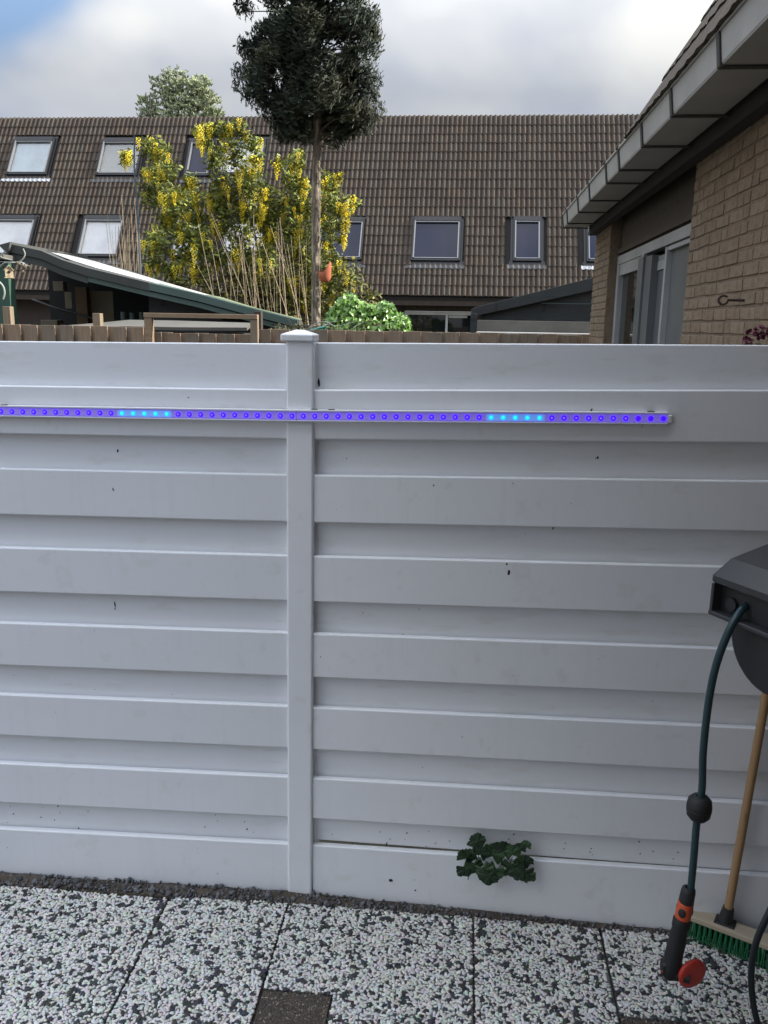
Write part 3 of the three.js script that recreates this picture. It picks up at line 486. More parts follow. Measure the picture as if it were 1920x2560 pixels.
{ // tall conifer with a bare trunk
  const t = thing('conifer_tree', 'tall dark green conifer with a long bare trunk in the middle of the gardens', 'tree', [-2.29, 0, -13]);
  const g = tube([[0.0, -0.05, 0], [-0.005, 1.5, 0.02], [-0.01, 2.6, 0], [0.0, 4.0, 0.01], [0.02, 5.6, 0], [0.0, 7.6, 0], [0.0, 9.3, 0]], 0.078, 120, 18, 0.45), p = g.attributes.position, nn = g.attributes.normal;
  for (let i = 0; i < p.count; i++) { const x = p.getX(i), y = p.getY(i), z = p.getZ(i), a = Math.atan2(z, x), k = 0.020 * (fbm3(Math.cos(a) * 3, y * 2.2, Math.sin(a) * 3, 4, 77) - 0.45); p.setX(i, x + nn.getX(i) * k); p.setZ(i, z + nn.getZ(i) * k); }
  g.computeVertexNormals(); mesh('trunk', g, M.bark, t);
  // loose flakes of bark standing off the trunk
  const fl = []; for (let i = 0; i < 70; i++) { const a = rr(-0.6, 1.9), y = rr(1.2, 4.4), r = lerp(0.078, 0.06, y / 6) + 0.008; fl.push(rbox(rr(0.015, 0.035), rr(0.05, 0.16), 0.006, 0.002, 0, 0, 0, 1).rotateX(rr(-0.12, 0.12)).rotateY(a).translate(Math.sin(a) * r, y, Math.cos(a) * r)); } mesh('bark_flakes', fl, M.bark, t).userData.kind = 'stuff';
  const prof = [[4.3, 0.28], [4.5, 0.56], [4.75, 0.82], [5.0, 0.89], [5.5, 1.0], [5.85, 0.94], [6.15, 0.85], [6.6, 0.87], [7.2, 0.74], [8.0, 0.6], [9.0, 0.35], [9.7, 0.05]];
  const rad = (y) => { for (let i = 0; i < prof.length - 1; i++) if (y <= prof[i + 1][0]) return lerp(prof[i][1], prof[i + 1][1], clamp((y - prof[i][0]) / (prof[i + 1][0] - prof[i][0]))); return 0; };
  const geo = sprayGeo(11, 10, 0.060, 0.0098, 0.35), items = [], limbs = [];
  for (let c = 0; c < 275; c++) {
    const y = c < 215 ? rr(4.5, 6.9) : rr(6.9, 9.5), a = rr(0, Math.PI * 2), k = 0.42 + 0.58 * Math.sqrt(R()), rc = rr(0.12, 0.27), r = Math.max(0, rad(y) * k * rr(0.78, 1.28) - rc * 0.5), cx = Math.cos(a) * r - 0.04, cz = Math.sin(a) * r, sh = rr(0.75, 1.3), n = Math.floor(175 * rc / 0.22);
    if (r > 0.35 && c % 2) limbs.push(tube([[0, y - 0.1 - r * 0.15, 0], [cx * 0.5, y - 0.05, cz * 0.5], [cx, y - 0.05, cz]], 0.014, 8, 5, 0.4));
    for (let i = 0; i < n; i++) {
      let dx = rr(-1, 1), dy = rr(-1, 1), dz = rr(-1, 1); const l = Math.hypot(dx, dy, dz) || 1, q = Math.pow(R(), 0.45) * rc * (R() < 0.16 ? rr(1.05, 1.32) : 1) / l; dx *= q; dy *= q * 0.85; dz *= q;
      const az = Math.atan2(dx + cx * 0.5, dz + cz * 0.5) + rr(-0.8, 0.8);
      items.push({ m: mat4([cx + dx, y + dy, cz + dz], [rr(0.9, 2.3), az, rr(-0.7, 0.7)], rr(0.7, 1.25)), c: tone(c % 5 ? [0.078, 0.098, 0.072] : [0.105, 0.11, 0.074], sh * rr(0.6, 1.5)) });
    }
  }
  mesh('limbs', limbs, M.stem, t).userData.kind = 'stuff'; inst('crown', geo, M.cypress, items, t);
}
{ // willow behind the roof ridge
  const t = thing('willow_tree', 'pale green weeping willow rising behind the roof ridge on the left', 'tree', [-14.0, 0, -42]);
  mesh('trunk', [rod([0, 0, 0], [0, 9.5, 0], 0.35, 0.2, 10), ...[[-1.3, 11.4], [-0.7, 12.4], [0.1, 12.9], [0.9, 12.3], [1.5, 11.6], [0.5, 12.6]].map(([x, y]) => tube([[0, 8.6, 0], [x * 0.4, 10.5, 0.2], [x, y, 0.1]], 0.09, 12, 6, 0.2))], M.stem, t);
  const geo = sprayGeo(21, 6, 0.26, 0.013, 1.0), items = [];
  for (const [x, y, r] of [[-1.45, 11.9, 0.5], [-0.75, 12.75, 0.6], [-0.1, 13.05, 0.62], [0.2, 12.4, 0.7], [0.8, 12.5, 0.55], [1.15, 12.8, 0.45], [1.55, 12.0, 0.55], [1.75, 11.3, 0.5], [0.9, 11.6, 0.7], [0.1, 11.6, 0.75], [-0.7, 11.5, 0.6], [-1.6, 11.2, 0.4], [-0.2, 11.0, 0.6], [1.3, 10.8, 0.6], [-1.0, 10.9, 0.5]]) {
    const k = rr(0.8, 1.2); for (let i = 0; i < 200 * r; i++) { const a = rr(0, 6.28), q = Math.sqrt(R()) * r, yy = y + rr(-1, 0.8) * r - 0.25 * q; items.push({ m: mat4([x + Math.cos(a) * q, yy, Math.sin(a) * q], [rr(2.3, 3.6), rr(0, 6.28), rr(-0.4, 0.4)], rr(0.7, 1.2)), c: tone([0.25, 0.285, 0.15], k * rr(0.7, 1.3)) }); }
  }
  inst('crown', geo, M.willow, items, t);
}
{ // aerial mast at the ridge
  const a = thing('roof_aerial', 'thin aerial mast standing at the roof ridge beside the willow', 'aerial', [-10.75, 0, -29.4]);
  mesh('mast', rod([0, 7.9, 0], [-0.01, 9.15, 0], 0.025, 0.018), M.darkMetal, a); mesh('bracket', [rod([-0.02, 8.42, 0], [-0.3, 8.5, 0.05], 0.012), rod([-0.25, 8.35, 0.03], [-0.22, 8.62, 0.03], 0.01), rod([-0.1, 8.35, 0.02], [-0.3, 8.3, 0.02], 0.01)], M.sash, a);
}
// laburnum: clumps read off the photograph in display pixels at 15 m
const LX = (p) => -5.97 + (p - 270) * 0.00802, LY = (p) => 4.98 - (p - 285) * 0.00756;
{
  const t = thing('laburnum_bush', 'tall laburnum bush hung with long yellow flower clusters behind the conifer trunk', 'bush', [0, 0, 0]);
  const clumps = [[310, 310, 22], [340, 328, 26], [292, 352, 16], [320, 372, 30], [360, 368, 24], [330, 420, 32], [370, 422, 32], [400, 385, 18], [393, 440, 28], [422, 470, 26], [342, 470, 28], [382, 490, 32], [432, 432, 20], [352, 530, 32], [400, 552, 32], [440, 520, 26], [330, 572, 22], [380, 592, 28], [440, 590, 22],
    [430, 288, 11], [452, 310, 14], [472, 290, 16], [500, 290, 22], [530, 290, 20], [510, 330, 32], [556, 318, 20], [482, 352, 26], [530, 370, 32], [562, 348, 14], [472, 392, 26], [500, 420, 34], [540, 408, 26], [455, 420, 20], [490, 470, 34], [530, 458, 24], [560, 470, 26], [462, 490, 20], [510, 500, 28], [602, 350, 16], [642, 330, 13], [650, 360, 18], [622, 380, 22], [655, 400, 22], [640, 440, 32], [600, 450, 32], [660, 450, 22], [610, 500, 34], [650, 500, 32], [580, 480, 26], [630, 550, 34], [588, 560, 26], [660, 560, 28], [620, 610, 34], [650, 640, 30], [600, 640, 24],
    [700, 380, 16], [715, 402, 20], [742, 386, 9], [710, 440, 28], [740, 450, 26], [766, 436, 13], [700, 480, 26], [735, 480, 16], [742, 516, 11], [700, 522, 20], [718, 562, 20], [702, 600, 28], [740, 582, 20], [756, 600, 15], [722, 620, 26], [692, 640, 24], [560, 620, 26], [540, 560, 22], [500, 600, 22], [480, 560, 22], [412, 508, 24], [456, 545, 24], [522, 545, 26], [580, 512, 22], [566, 606, 26], [474, 446, 22], [586, 420, 20], [690, 560, 24], [670, 600, 26]];
  const base = [[-3.75, 0, -15.0], [-3.6, 0, -15.1], [-3.45, 0, -14.9], [-3.85, 0, -15.1], [-3.3, 0, -15.05]], pos = clumps.map(([x, y, r]) => [LX(x), LY(y), -15 + rr(-0.45, 0.45), r * 0.0078]);
  pos.forEach(([x, y, z], i) => { if (i % 2 && i % 3) return; const b = base[i % 5], m = [lerp(b[0], x, 0.35) + rr(-0.1, 0.1), lerp(b[1], y, 0.6), lerp(b[2], z, 0.4)]; mesh('stem', tube([b, m, [lerp(m[0], x, 0.6), lerp(m[1], y, 0.62), lerp(m[2], z, 0.6)], [x, y, z]], rr(0.014, 0.022), 18, 6, 0.25), M.stem, t); });
  const geo = sprayGeo(31, 7, 0.052, 0.0105, 0.3), items = [];
  for (const [x, y, z, r] of pos) { const k = rr(0.75, 1.25), n = Math.floor(225 * Math.pow(r / 0.2, 1.6)); for (let i = 0; i < n; i++) { let d = [rr(-1, 1), rr(-1, 1), rr(-1, 1)]; const l = Math.hypot(...d) || 1, q = Math.pow(R(), 0.5) * r * rr(0.8, 1.5) / l; items.push({ m: mat4([x + d[0] * q, y + d[1] * q, z + d[2] * q], [rr(-0.9, 2.4), rr(0, 6.28), rr(-0.8, 0.8)], rr(0.7, 1.4)), c: tone(R() < 0.35 ? [0.30, 0.31, 0.05] : [0.16, 0.20, 0.045], k * rr(0.6, 1.35)) }); } }
  // undergrowth below, behind the sheds
  for (let i = 0; i < 6500; i++) { const x = rr(-6.2, -1.55), y = rr(1.0, 2.75 - 0.12 * Math.abs(x + 3.4) + 0.35 * sstep(-3.2, -2.6, x) - 0.5 * sstep(-2.0, -1.6, x)), z = -14.9 + rr(-0.7, 0.5); items.push({ m: mat4([x, y, z], [rr(-0.9, 2.4), rr(0, 6.28), rr(-0.8, 0.8)], rr(0.8, 1.6)), c: tone(i % 4 ? [0.14, 0.15, 0.04] : [0.26, 0.24, 0.05], rr(0.4, 1.2)) }); }
  inst('leaves', geo, M.labLeaf, items, t);
  const rg = [0, 1, 2].map((s) => { const q = rngOf(90 + s), gs = []; for (let i = 0; i < 34; i++) { const f = i / 34, a = i * 2.4, rad = 0.052 * Math.pow(1 - f, 0.6) * (0.5 + 0.6 * q()), o = new THREE.OctahedronGeometry(0.017 * (1.15 - 0.5 * f) * (0.8 + 0.5 * q()), 0); o.scale(1, 0.75, 0.8).rotateY(a); gs.push(o.translate(Math.cos(a) * rad, -0.02 - f * 0.25, Math.sin(a) * rad)); } return mergeGeometries(gs); });
  let n = 0;
  for (const [x, y, z, r] of pos) { const k = Math.max(1, Math.round(r / 0.062 * rr(0.5, 1.9))), bx = rr(-0.7, 0.7) * r, by = rr(-0.5, 0.5) * r; for (let i = 0; i < k && n < 298; i++) { const bunch = R() < 0.6; const m = mesh('flower_cluster', rg[n % 3], M.flower[R() < 0.2 ? 2 : R() < 0.5 ? 1 : 0], t); m.position.set(x + (bunch ? bx + rr(-0.07, 0.07) : rr(-1, 1) * r * 0.95), y + (bunch ? by + rr(-0.05, 0.05) : rr(-0.75, 0.75) * r) + 0.08, z + rr(0.1, 1.15) * r); m.rotation.set(rr(-0.12, 0.12), rr(0, 6), rr(-0.15, 0.15)); const s = rr(0.65, 1.2); m.scale.set(s * rr(0.8, 1.25), s * rr(0.8, 1.15), s); n++; } }
}
{ // dry canes
  const t = thing('dry_canes', 'clump of tall dry straw coloured canes standing in front of the laburnum', 'plant', [0, 0, -13.6]);
  const cx = (p) => -4.19 + (p - 440) * 0.00737, cy = (p) => 2.38 - (p - 620) * 0.007;
  for (let i = 0; i < 74; i++) {
    const g = i < 50 ? 1 : 0, bx = g ? cx(rr(470, 690)) : cx(rr(245, 300)), tx = g ? bx + rr(-0.75, 0.12) * (R() < 0.35 ? 1.5 : 0.6) : bx + rr(-0.16, 0.1), ty = g ? cy(rr(440, 590)) : cy(rr(395, 520)), z = rr(-0.35, 0.35);
    mesh('cane', tube([[bx, 0.9, z], [lerp(bx, tx, 0.45), lerp(0.9, ty, 0.5), z + 0.02], [tx, ty, z + rr(-0.1, 0.1)]], rr(0.0035, 0.0070), 10, 5, 0.5), M.cane, t);
  }
}
{ const p = thing('garden_pole', 'tall thin blue grey pole standing among the laburnum on the left', 'pole', [-5.17, 0, -13.4]); mesh('shaft', tube([[0.02, 0, 0], [0.0, 2.5, 0], [0.0, 3.54, 0], [-0.025, 4.1, 0], [0.0, 4.6, 0]], 0.022, 30, 8, 0.55), M.bluePole, p); mesh('joint_sleeve', rod([0.0, 3.32, 0], [0.0, 3.42, 0], 0.026), M.bluePole, p); }
{ // terracotta pot hanging on the trunk
  const o = thing('hanging_pot', 'broken terracotta pot hung by wire on the conifer trunk', 'pot', [-2.135, 2.44, -12.83]);
  const prof = [[0.001, 0], [0.045, 0.003], [0.075, 0.03], [0.092, 0.075], [0.098, 0.13], [0.09, 0.17], [0.083, 0.17], [0.088, 0.13], [0.08, 0.075], [0.06, 0.035], [0.001, 0.015]].map((p) => new THREE.Vector2(...p));
  const g = new THREE.LatheGeometry(prof, 22), p = g.attributes.position; for (let i = 0; i < p.count; i++) { const x = p.getX(i), y = p.getY(i), z = p.getZ(i); if (y > 0.1) p.setY(i, y + 0.13 * sstep(-0.02, 0.09, x) - 0.03 * sstep(0.0, 0.09, z)); } g.computeVertexNormals();
  mesh('bowl', g, M.terracotta, o); mesh('wire', tube([[-0.06, 0.14, 0.06], [-0.05, 0.26, 0.04], [-0.03, 0.33, 0], [0.05, 0.3, 0], [0.085, 0.24, 0.0]], 0.005, 20, 6), M.wire, o); mesh('nest', lump(17, 1, 0.2, [0.07, 0.03, 0.07]).translate(-0.01, 0.12, 0), M.stem, o);
}
{ // ivy
  const t = thing('ivy_mound', 'bright green glossy ivy mound to the right of the conifer trunk', 'plant', [0, 0, -11]);
  const lf = (() => { const s = [[0, 0], [0.5, -0.18], [0.62, 0.25], [0.38, 0.55], [0, 1.05], [-0.38, 0.55], [-0.62, 0.25], [-0.5, -0.18]], pos = []; for (let i = 0; i < s.length; i++) { const a = s[i], b = s[(i + 1) % s.length], zf = (q) => 0.22 * Math.abs(q[0]) - 0.16 * q[1] * q[1]; pos.push(0, 0.35, 0.0, a[0], a[1], zf(a), b[0], b[1], zf(b)); } const g = new THREE.BufferGeometry(); g.setAttribute('position', new THREE.Float32BufferAttribute(pos, 3)); g.setAttribute('uv', new THREE.Float32BufferAttribute(new Float32Array(pos.length / 3 * 2), 2)); return (() => { g.computeVertexNormals(); return g; })(); })();
  const topY = (x) => { const pts = [[-1.86, 1.72], [-1.78, 1.98], [-1.62, 2.16], [-1.5, 2.22], [-1.3, 2.10], [-1.2, 2.06], [-1.08, 2.12], [-0.98, 2.09], [-0.88, 1.99], [-0.76, 1.94], [-0.70, 1.7]]; for (let i = 0; i < pts.length - 1; i++) if (x <= pts[i + 1][0]) return lerp(pts[i][1], pts[i + 1][1], clamp((x - pts[i][0]) / (pts[i + 1][0] - pts[i][0]))); return 1.6; };
  mesh('stems', [0, 1, 2, 3, 4, 5, 6].map((i) => tube([[-1.3 + rr(-0.2, 0.2), 0, -0.3], [-1.3 + rr(-0.35, 0.35), 1.2, -0.2], [-1.75 + i * 0.15, topY(-1.75 + i * 0.15) - 0.12, -0.05]], 0.014, 14, 5, 0.5)), M.stem, t);
  let n = 0; const rest = [];
  for (let i = 0; i < 2300; i++) {
    const x = rr(-1.86, -0.71), ty = topY(x), y = lerp(1.35, ty, Math.sqrt(R())) + rr(-0.03, 0.03), bulge = 0.34 * Math.sqrt(clamp(1 - Math.pow((x + 1.28) / 0.62, 2))) * Math.sqrt(clamp((ty - y) * 2 + 0.12)), f = R(), z = lerp(-0.35, bulge, Math.pow(f, 0.5)), s = rr(0.035, 0.07);
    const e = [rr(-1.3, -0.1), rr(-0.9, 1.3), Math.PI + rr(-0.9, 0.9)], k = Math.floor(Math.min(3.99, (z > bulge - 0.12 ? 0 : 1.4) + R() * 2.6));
    if (f > 0.72 && n < 300 && y > 1.66) { n++; const m = mesh('ivy_leaf', lf, M.ivy[k], t); m.position.set(x, y, z + 0.02); m.rotation.set(...e); m.scale.setScalar(s); } else rest.push({ m: mat4([x, y, z], e, s), c: M.ivy[k].color.clone().multiplyScalar(rr(0.7, 1.2)) });
  }
  inst('ivy_leaf', lf, phys([1, 1, 1], 0.36, { side: THREE.DoubleSide }), rest, t);
}
{ // tangle of dry vine stems along the board fence
  const t = thing('dry_vine', 'tangle of thin dry vine twigs along the timber fence by the trunk', 'plant', [0, 0, -9.35]);
  for (let i = 0; i < 16; i++) { const x = rr(-2.15, -1.15), l = rr(0.2, 0.55); mesh('twig', tube([[x, 1.66 + rr(0, 0.05), rr(-0.08, 0.08)], [x + l * 0.3, 1.78 + rr(-0.03, 0.08), 0], [x + l * 0.7, 1.8 + rr(-0.05, 0.1), rr(-0.08, 0.08)], [x + l, 1.76 + rr(-0.05, 0.14), 0]], rr(0.003, 0.006), 16, 5, 0.5), i % 3 ? M.stem : M.branch, t); }
  const it = []; for (let i = 0; i < 420; i++) it.push({ m: mat4([rr(-2.15, -1.1), rr(1.62, 1.83), rr(-0.15, 0.08)], [rr(0, 3), rr(0, 6), rr(0, 3)], rr(0.4, 0.8)), c: tone([0.10, 0.10, 0.04], rr(0.5, 1.4)) }); inst('leaves', sprayGeo(41, 4, 0.05, 0.009, 0.3), M.willow, it, t);
}
{ const o = thing('teal_brush', 'teal plastic brush head with bristles lying on the fence top behind the post cap', 'brush', [-1.62, 1.79, -9.2], 0, null); mesh('handle', tube([[-0.17, -0.09, 0], [-0.11, -0.045, 0], [0, -0.005, 0], [0.1, 0.02, 0]], 0.014, 16, 8, 0.9), M.teal, o); const b = []; for (let i = 0; i < 18; i++) b.push(rod([-0.1 + i * 0.011, -0.035 + i * 0.0035, 0], [-0.105 + i * 0.012, -0.075 + i * 0.0035, 0.01], 0.0025, 0.002, 5)); mesh('bristles', b, M.teal, o); }
{ const o = thing('dark_box', 'small dark wooden box on a stand between conifer and fence', 'box', [-1.83, 0, -9.7]); mesh('body', rbox(0.13, 0.075, 0.1, 0.004, 0, 1.775, 0, 1), M.darkTimber, o); mesh('lid', rbox(0.14, 0.012, 0.11, 0.003, 0, 1.82, 0, 1), M.felt, o); mesh('stand', rod([0, 0, 0], [0, 1.737, 0], 0.03), M.postWood, o); }

// ------------------------------------------------------------------ the white fence
const hdR = THREE.MathUtils.degToRad(-1.5), rlR = THREE.MathUtils.degToRad(1.44), hdL = THREE.MathUtils.degToRad(1.26), rlL = THREE.MathUtils.degToRad(0.46);
const PX = -0.481, PZ = -2.414;
function fencePanel(label, yaw, roll, s0, s1, topAt) {
  const o = thing('white_fence', label, 'fence', [PX, 0, PZ], yaw, 'white plastic fence panels');
  const L = s1 - s0, mid = (s0 + s1) / 2, tilt = (m, s = mid) => { m.rotation.z = roll; m.position.y += Math.tan(roll) * s; return m; };
  // faced boards: tops 1.654, 1.41, 1.1665 ... ; recessed boards behind the gaps
  for (let k = 0; k < 7; k++) {
    const top = 1.654 - 0.2487 * k + 0.0007 * k * k, bot = k < 6 ? top - 0.1435 : -0.03, hgt = top - bot;
    const g = rbox(L, hgt, 0.022, 0.005, 0, 0, 0, 3), uv = g.attributes.uv, u = rr(0, 4); for (let i = 0; i < uv.count; i++) uv.setXY(i, uv.getX(i) + u, uv.getY(i) + u * 0.7);
    const b = mesh('board', g, M.pvc, o); b.position.set(mid, (top + bot) / 2, -0.011 + rr(-0.001, 0.001)); tilt(b); b.rotation.z += rr(-0.0006, 0.0006);
  }
  for (let k = 0; k < 7; k++) {
    const gapTop = 1.654 - 0.2487 * (k - 1) + 0.0007 * (k - 1) * (k - 1) - 0.1435, gapBot = 1.654 - 0.2487 * k + 0.0007 * k * k;
    let top = gapTop + 0.022, bot = gapBot - 0.022; if (k === 0) { top = topAt; bot = gapBot - 0.03; } if (k === 6 && yaw < 0) bot = gapBot - 0.001;
    const g = rbox(L, top - bot, 0.02, 0.004, 0, 0, 0, 2), uv = g.attributes.uv, u = rr(0, 4); for (let i = 0; i < uv.count; i++) uv.setXY(i, uv.getX(i) + u, uv.getY(i) + u * 0.7);
    const b = mesh('back_board', g, M.pvcBack, o); b.position.set(mid, (top + bot) / 2, -0.0375); if (k) { tilt(b); if (yaw < 0 && k === 6) { b.rotation.z -= 0.0075; b.position.y -= 0.002; } if (yaw < 0 && (k === 4 || k === 5)) { b.rotation.z -= k === 5 ? 0.014 : 0.0125; b.position.y += 0.002; } } else { b.rotation.z = yaw < 0 ? 0.0135 : 0.0095; b.position.y += Math.tan(b.rotation.z) * mid; }
  }
  // U channel against the post
  const c = s0 < 0 ? -0.036 : 0.045; mesh('side_channel', [span(c - 0.006, c + 0.006, 0.0, topAt - 0.01, -0.06, -0.0235)], M.pvcPost, o);
  return o;
}
{
  const left = fencePanel('white plastic fence panel of staggered boards on the left of the post', hdL, rlL, -1.75, -0.030, 1.783);
  const right = fencePanel('white plastic fence panel of staggered boards on the right of the post', hdR, rlR, 0.040, 1.72, 1.787);
  // dried specks and scratches on the boards
  const specks = (o, list) => { const gs = list.map(([s, y, w, h, z], i) => lump(3000 + i, 0, 0.35, [w, h, 0.0012]).rotateZ(rr(-0.3, 0.3)).translate(s, y, z ?? 0.0006)); mesh('dirt_specks', gs, M.dirt, o).userData.kind = 'stuff'; };
  const yR = (s) => Math.tan(rlR) * s, yL = (s) => Math.tan(rlL) * s;
  const bk = -0.0269, list = [[0.86, 1.462 + yR(0.86), 0.003, 0.005, bk], [0.75, 1.262 + yR(0.75), 0.0025, 0.012, bk], [0.62, 1.15 + yR(0.62), 0.003, 0.004], [0.627, 1.125 + yR(0.627), 0.004, 0.010], [0.057, 1.674 + yR(0.05), 0.0035, 0.012, bk], [0.40, 1.38 + yR(0.4), 0.0025, 0.0025], [0.83, 1.598 + yR(0.83), 0.0018, 0.007], [0.90, 0.335 + yR(0.9), 0.003, 0.003, bk], [0.30, 0.08 + yR(0.3), 0.007, 0.008], [0.38, 0.05 + yR(0.38), 0.003, 0.003], [0.56, 0.135 + yR(0.56), 0.0025, 0.008], [0.28, 0.19 + yR(0.28), 0.002, 0.01, bk]];
  for (let i = 0; i < 26; i++) { const s = rr(0.06, 1.2); list.push([s, rr(0.18, 0.26) + yR(s), rr(0.0012, 0.003), rr(0.001, 0.003), bk]); } for (let i = 0; i < 22; i++) { const s = rr(0.06, 1.3); list.push([s, rr(0.0, 1.6) + yR(s), rr(0.0008, 0.002), rr(0.0008, 0.002)]); }
  specks(right, list);
  const ll = [[-0.55, 1.458, 0.003, 0.007, bk], [-0.585, 0.975, 0.0022, 0.012, bk], [-0.585, 0.958, 0.0018, 0.003, bk], [-0.56, 1.345, 0.0015, 0.005], [-0.32, 1.625, 0.002, 0.002]]; for (let i = 0; i < 16; i++) ll.push([rr(-1.0, -0.06), rr(0.18, 0.26), rr(0.0012, 0.003), rr(0.001, 0.003), bk]); for (let i = 0; i < 14; i++) ll.push([rr(-1.0, -0.06), rr(0, 1.6), rr(0.0008, 0.002), rr(0.0008, 0.002)]);
  specks(left, ll);
}
{
  const p = thing('fence_post', 'white square fence post with a flat pyramid cap between two fence panels', 'fence post', [-0.478, 0, -2.442]);
  mesh('shaft', rbox(0.079, 1.84, 0.079, 0.007, -0.002, 0.872, 0, 3), M.pvcPost, p).rotation.z = -0.005;
  const s = 0.0475, prism = (() => { const g = new THREE.CylinderGeometry(0.014, s * Math.SQRT2 - 0.003, 0.0125, 4, 1, false, Math.PI / 4); g.translate(0, 1.8165, 0); return uvBox(g); })();
  mesh('cap', [rbox(2 * s, 0.021, 2 * s, 0.005, 0, 1.8005, 0, 3), prism], M.pvcPost, p);
}
{ // LED strip along the front
  const o = thing('led_strip', 'long strip of violet blue and cyan light dots fixed across the white fence', 'light strip', [0, 0, 0]);
  const A = new THREE.Vector3(-1.62, 1.5705, -2.371), P0 = new THREE.Vector3(-0.478, 1.5815, -2.389), B = new THREE.Vector3(0.553, 1.6035, -2.374);
  const ch = [], df = [];
  const seg = (a, b) => { const d = b.clone().sub(a), L = d.length(), ex = d.clone().normalize(), ez = new THREE.Vector3().crossVectors(ex, new THREE.Vector3(0, 1, 0)).normalize(), q = new THREE.Quaternion().setFromRotationMatrix(new THREE.Matrix4().makeBasis(ex, new THREE.Vector3().crossVectors(ez, ex), ez)); const c = a.clone().add(b).multiplyScalar(0.5); const put = (g) => g.applyQuaternion(q).translate(c.x, c.y, c.z); return { L, put, d: d.normalize(), c, q }; };
  const s1 = seg(A, P0), s2 = seg(P0, B);
  for (const s of [s1, s2]) {
    ch.push(s.put(rbox(s.L, 0.005, 0.019, 0.0015, 0, 0.0150, -0.0045, 1)), s.put(rbox(s.L, 0.004, 0.014, 0.0015, 0, -0.0142, -0.006, 1)), s.put(box(s.L, 0.026, 0.003, 0, 0.0003, -0.0125)));
    df.push(s.put(rbox(s.L, 0.0225, 0.010, 0.004, 0, -0.0005, -0.0058, 2)));
  }
  mesh('channel', ch, M.channel, o);
  const E = (c, e, k) => phys(c, 0.5, { emissive: rgb(...e), emissiveIntensity: k });
  mesh('diffuser', df, E([0.30, 0.26, 0.5], [0.10, 0.065, 0.42], 0.5), o);
  const cyanD = (q, x0, x1) => q.put(rbox(x1 - x0, 0.0215, 0.010, 0.004, (x0 + x1) / 2, -0.0005, -0.0054, 2)), total0 = 0.012; mesh('diffuser', [cyanD(s2, s2.L / 2 - 0.012 - 14.5 * 0.03335, s2.L / 2 - 0.012 - 9.5 * 0.03335), cyanD(s1, s1.L / 2 - (0.012 + 46.5 * 0.03335 - s2.L), s1.L / 2 - (0.012 + 41.5 * 0.03335 - s2.L))], E([0.3, 0.3, 0.5], [0.05, 0.18, 0.52], 0.6), o, 'cyan lit stretch of the strip');
  for (const [q, d] of [[s1, -s1.L / 2 + 0.27], [s2, -s2.L / 2 + 0.05], [s2, -s2.L / 2 + 0.10], [s2, s2.L / 2 - 0.045]]) mesh('clip', q.put(rbox(0.018, 0.003, 0.014, 0.001, d, 0.0178, -0.006, 1)), M.wire, o);
  mesh('end_cap', s2.put(rbox(0.012, 0.022, 0.012, 0.003, s2.L / 2 + 0.006, -0.002, -0.006, 2)), M.channel, o);
  const ring = new THREE.SphereGeometry(0.0078, 14, 8, 0, Math.PI * 2, 0, Math.PI / 2).rotateX(Math.PI / 2).scale(1, 1, 0.28), core = new THREE.SphereGeometry(0.0029, 10, 6, 0, Math.PI * 2, 0, Math.PI / 2).rotateX(Math.PI / 2), coreBig = core.clone().scale(1.5, 1.5, 1.1);
  const mv = E([0.05, 0.02, 0.3], [0.014, 0.0, 1.0], 2.4), mvc = E([0.2, 0.15, 0.5], [0.25, 0.17, 0.95], 0.5), mc = E([0.05, 0.2, 0.4], [0.01, 0.22, 1.0], 1.3), mcc = E([0.1, 0.5, 0.6], [0.0, 0.8, 1.0], 0.85);
  const pitch = 0.03335, total = s2.L + s1.L; let i = 0;
  for (let s = 0.012; s < total - 0.02; s += pitch, i++) {
    const onR = s < s2.L, pt = onR ? B.clone().addScaledVector(s2.d, -s) : P0.clone().addScaledVector(s1.d, -(s - s2.L)), cyan = (i >= 10 && i <= 14) || (i >= 42 && i <= 46);
    const m = mesh('led', ring, cyan ? mc : mv, o); m.position.copy(pt).add(new THREE.Vector3(0, -0.0005, -0.0010)); if (i > 2) { const c = mesh('led_core', cyan ? coreBig : core, cyan ? mcc : mvc, m); c.position.z = 0.0009; }
  }
  const light = (s, x0, x1, col, k) => { const l = new THREE.RectAreaLight(rgb(...col), k, x1 - x0, 0.018); const p = new THREE.Vector3((x0 + x1) / 2, 0, 0.004).applyQuaternion(s.q).add(s.c); l.position.copy(p); l.lookAt(p.x, p.y + 0.15, p.z + 1); l.name = 'led_light'; o.add(l); };
  const V = [0.16, 0.08, 1.0], Cc = [0.05, 0.6, 1.0];
  light(s1, -s1.L / 2 + 0.02, -0.02, V, 0.5); light(s1, 0.11, s1.L / 2 - 0.02, V, 0.5); light(s1, -0.06 + 0.02, 0.1, Cc, 0.5); light(s2, -s2.L / 2 + 0.02, 0.03, V, 0.5); light(s2, 0.05, 0.19, Cc, 0.5); light(s2, 0.2, s2.L / 2 - 0.02, V, 0.5);
}

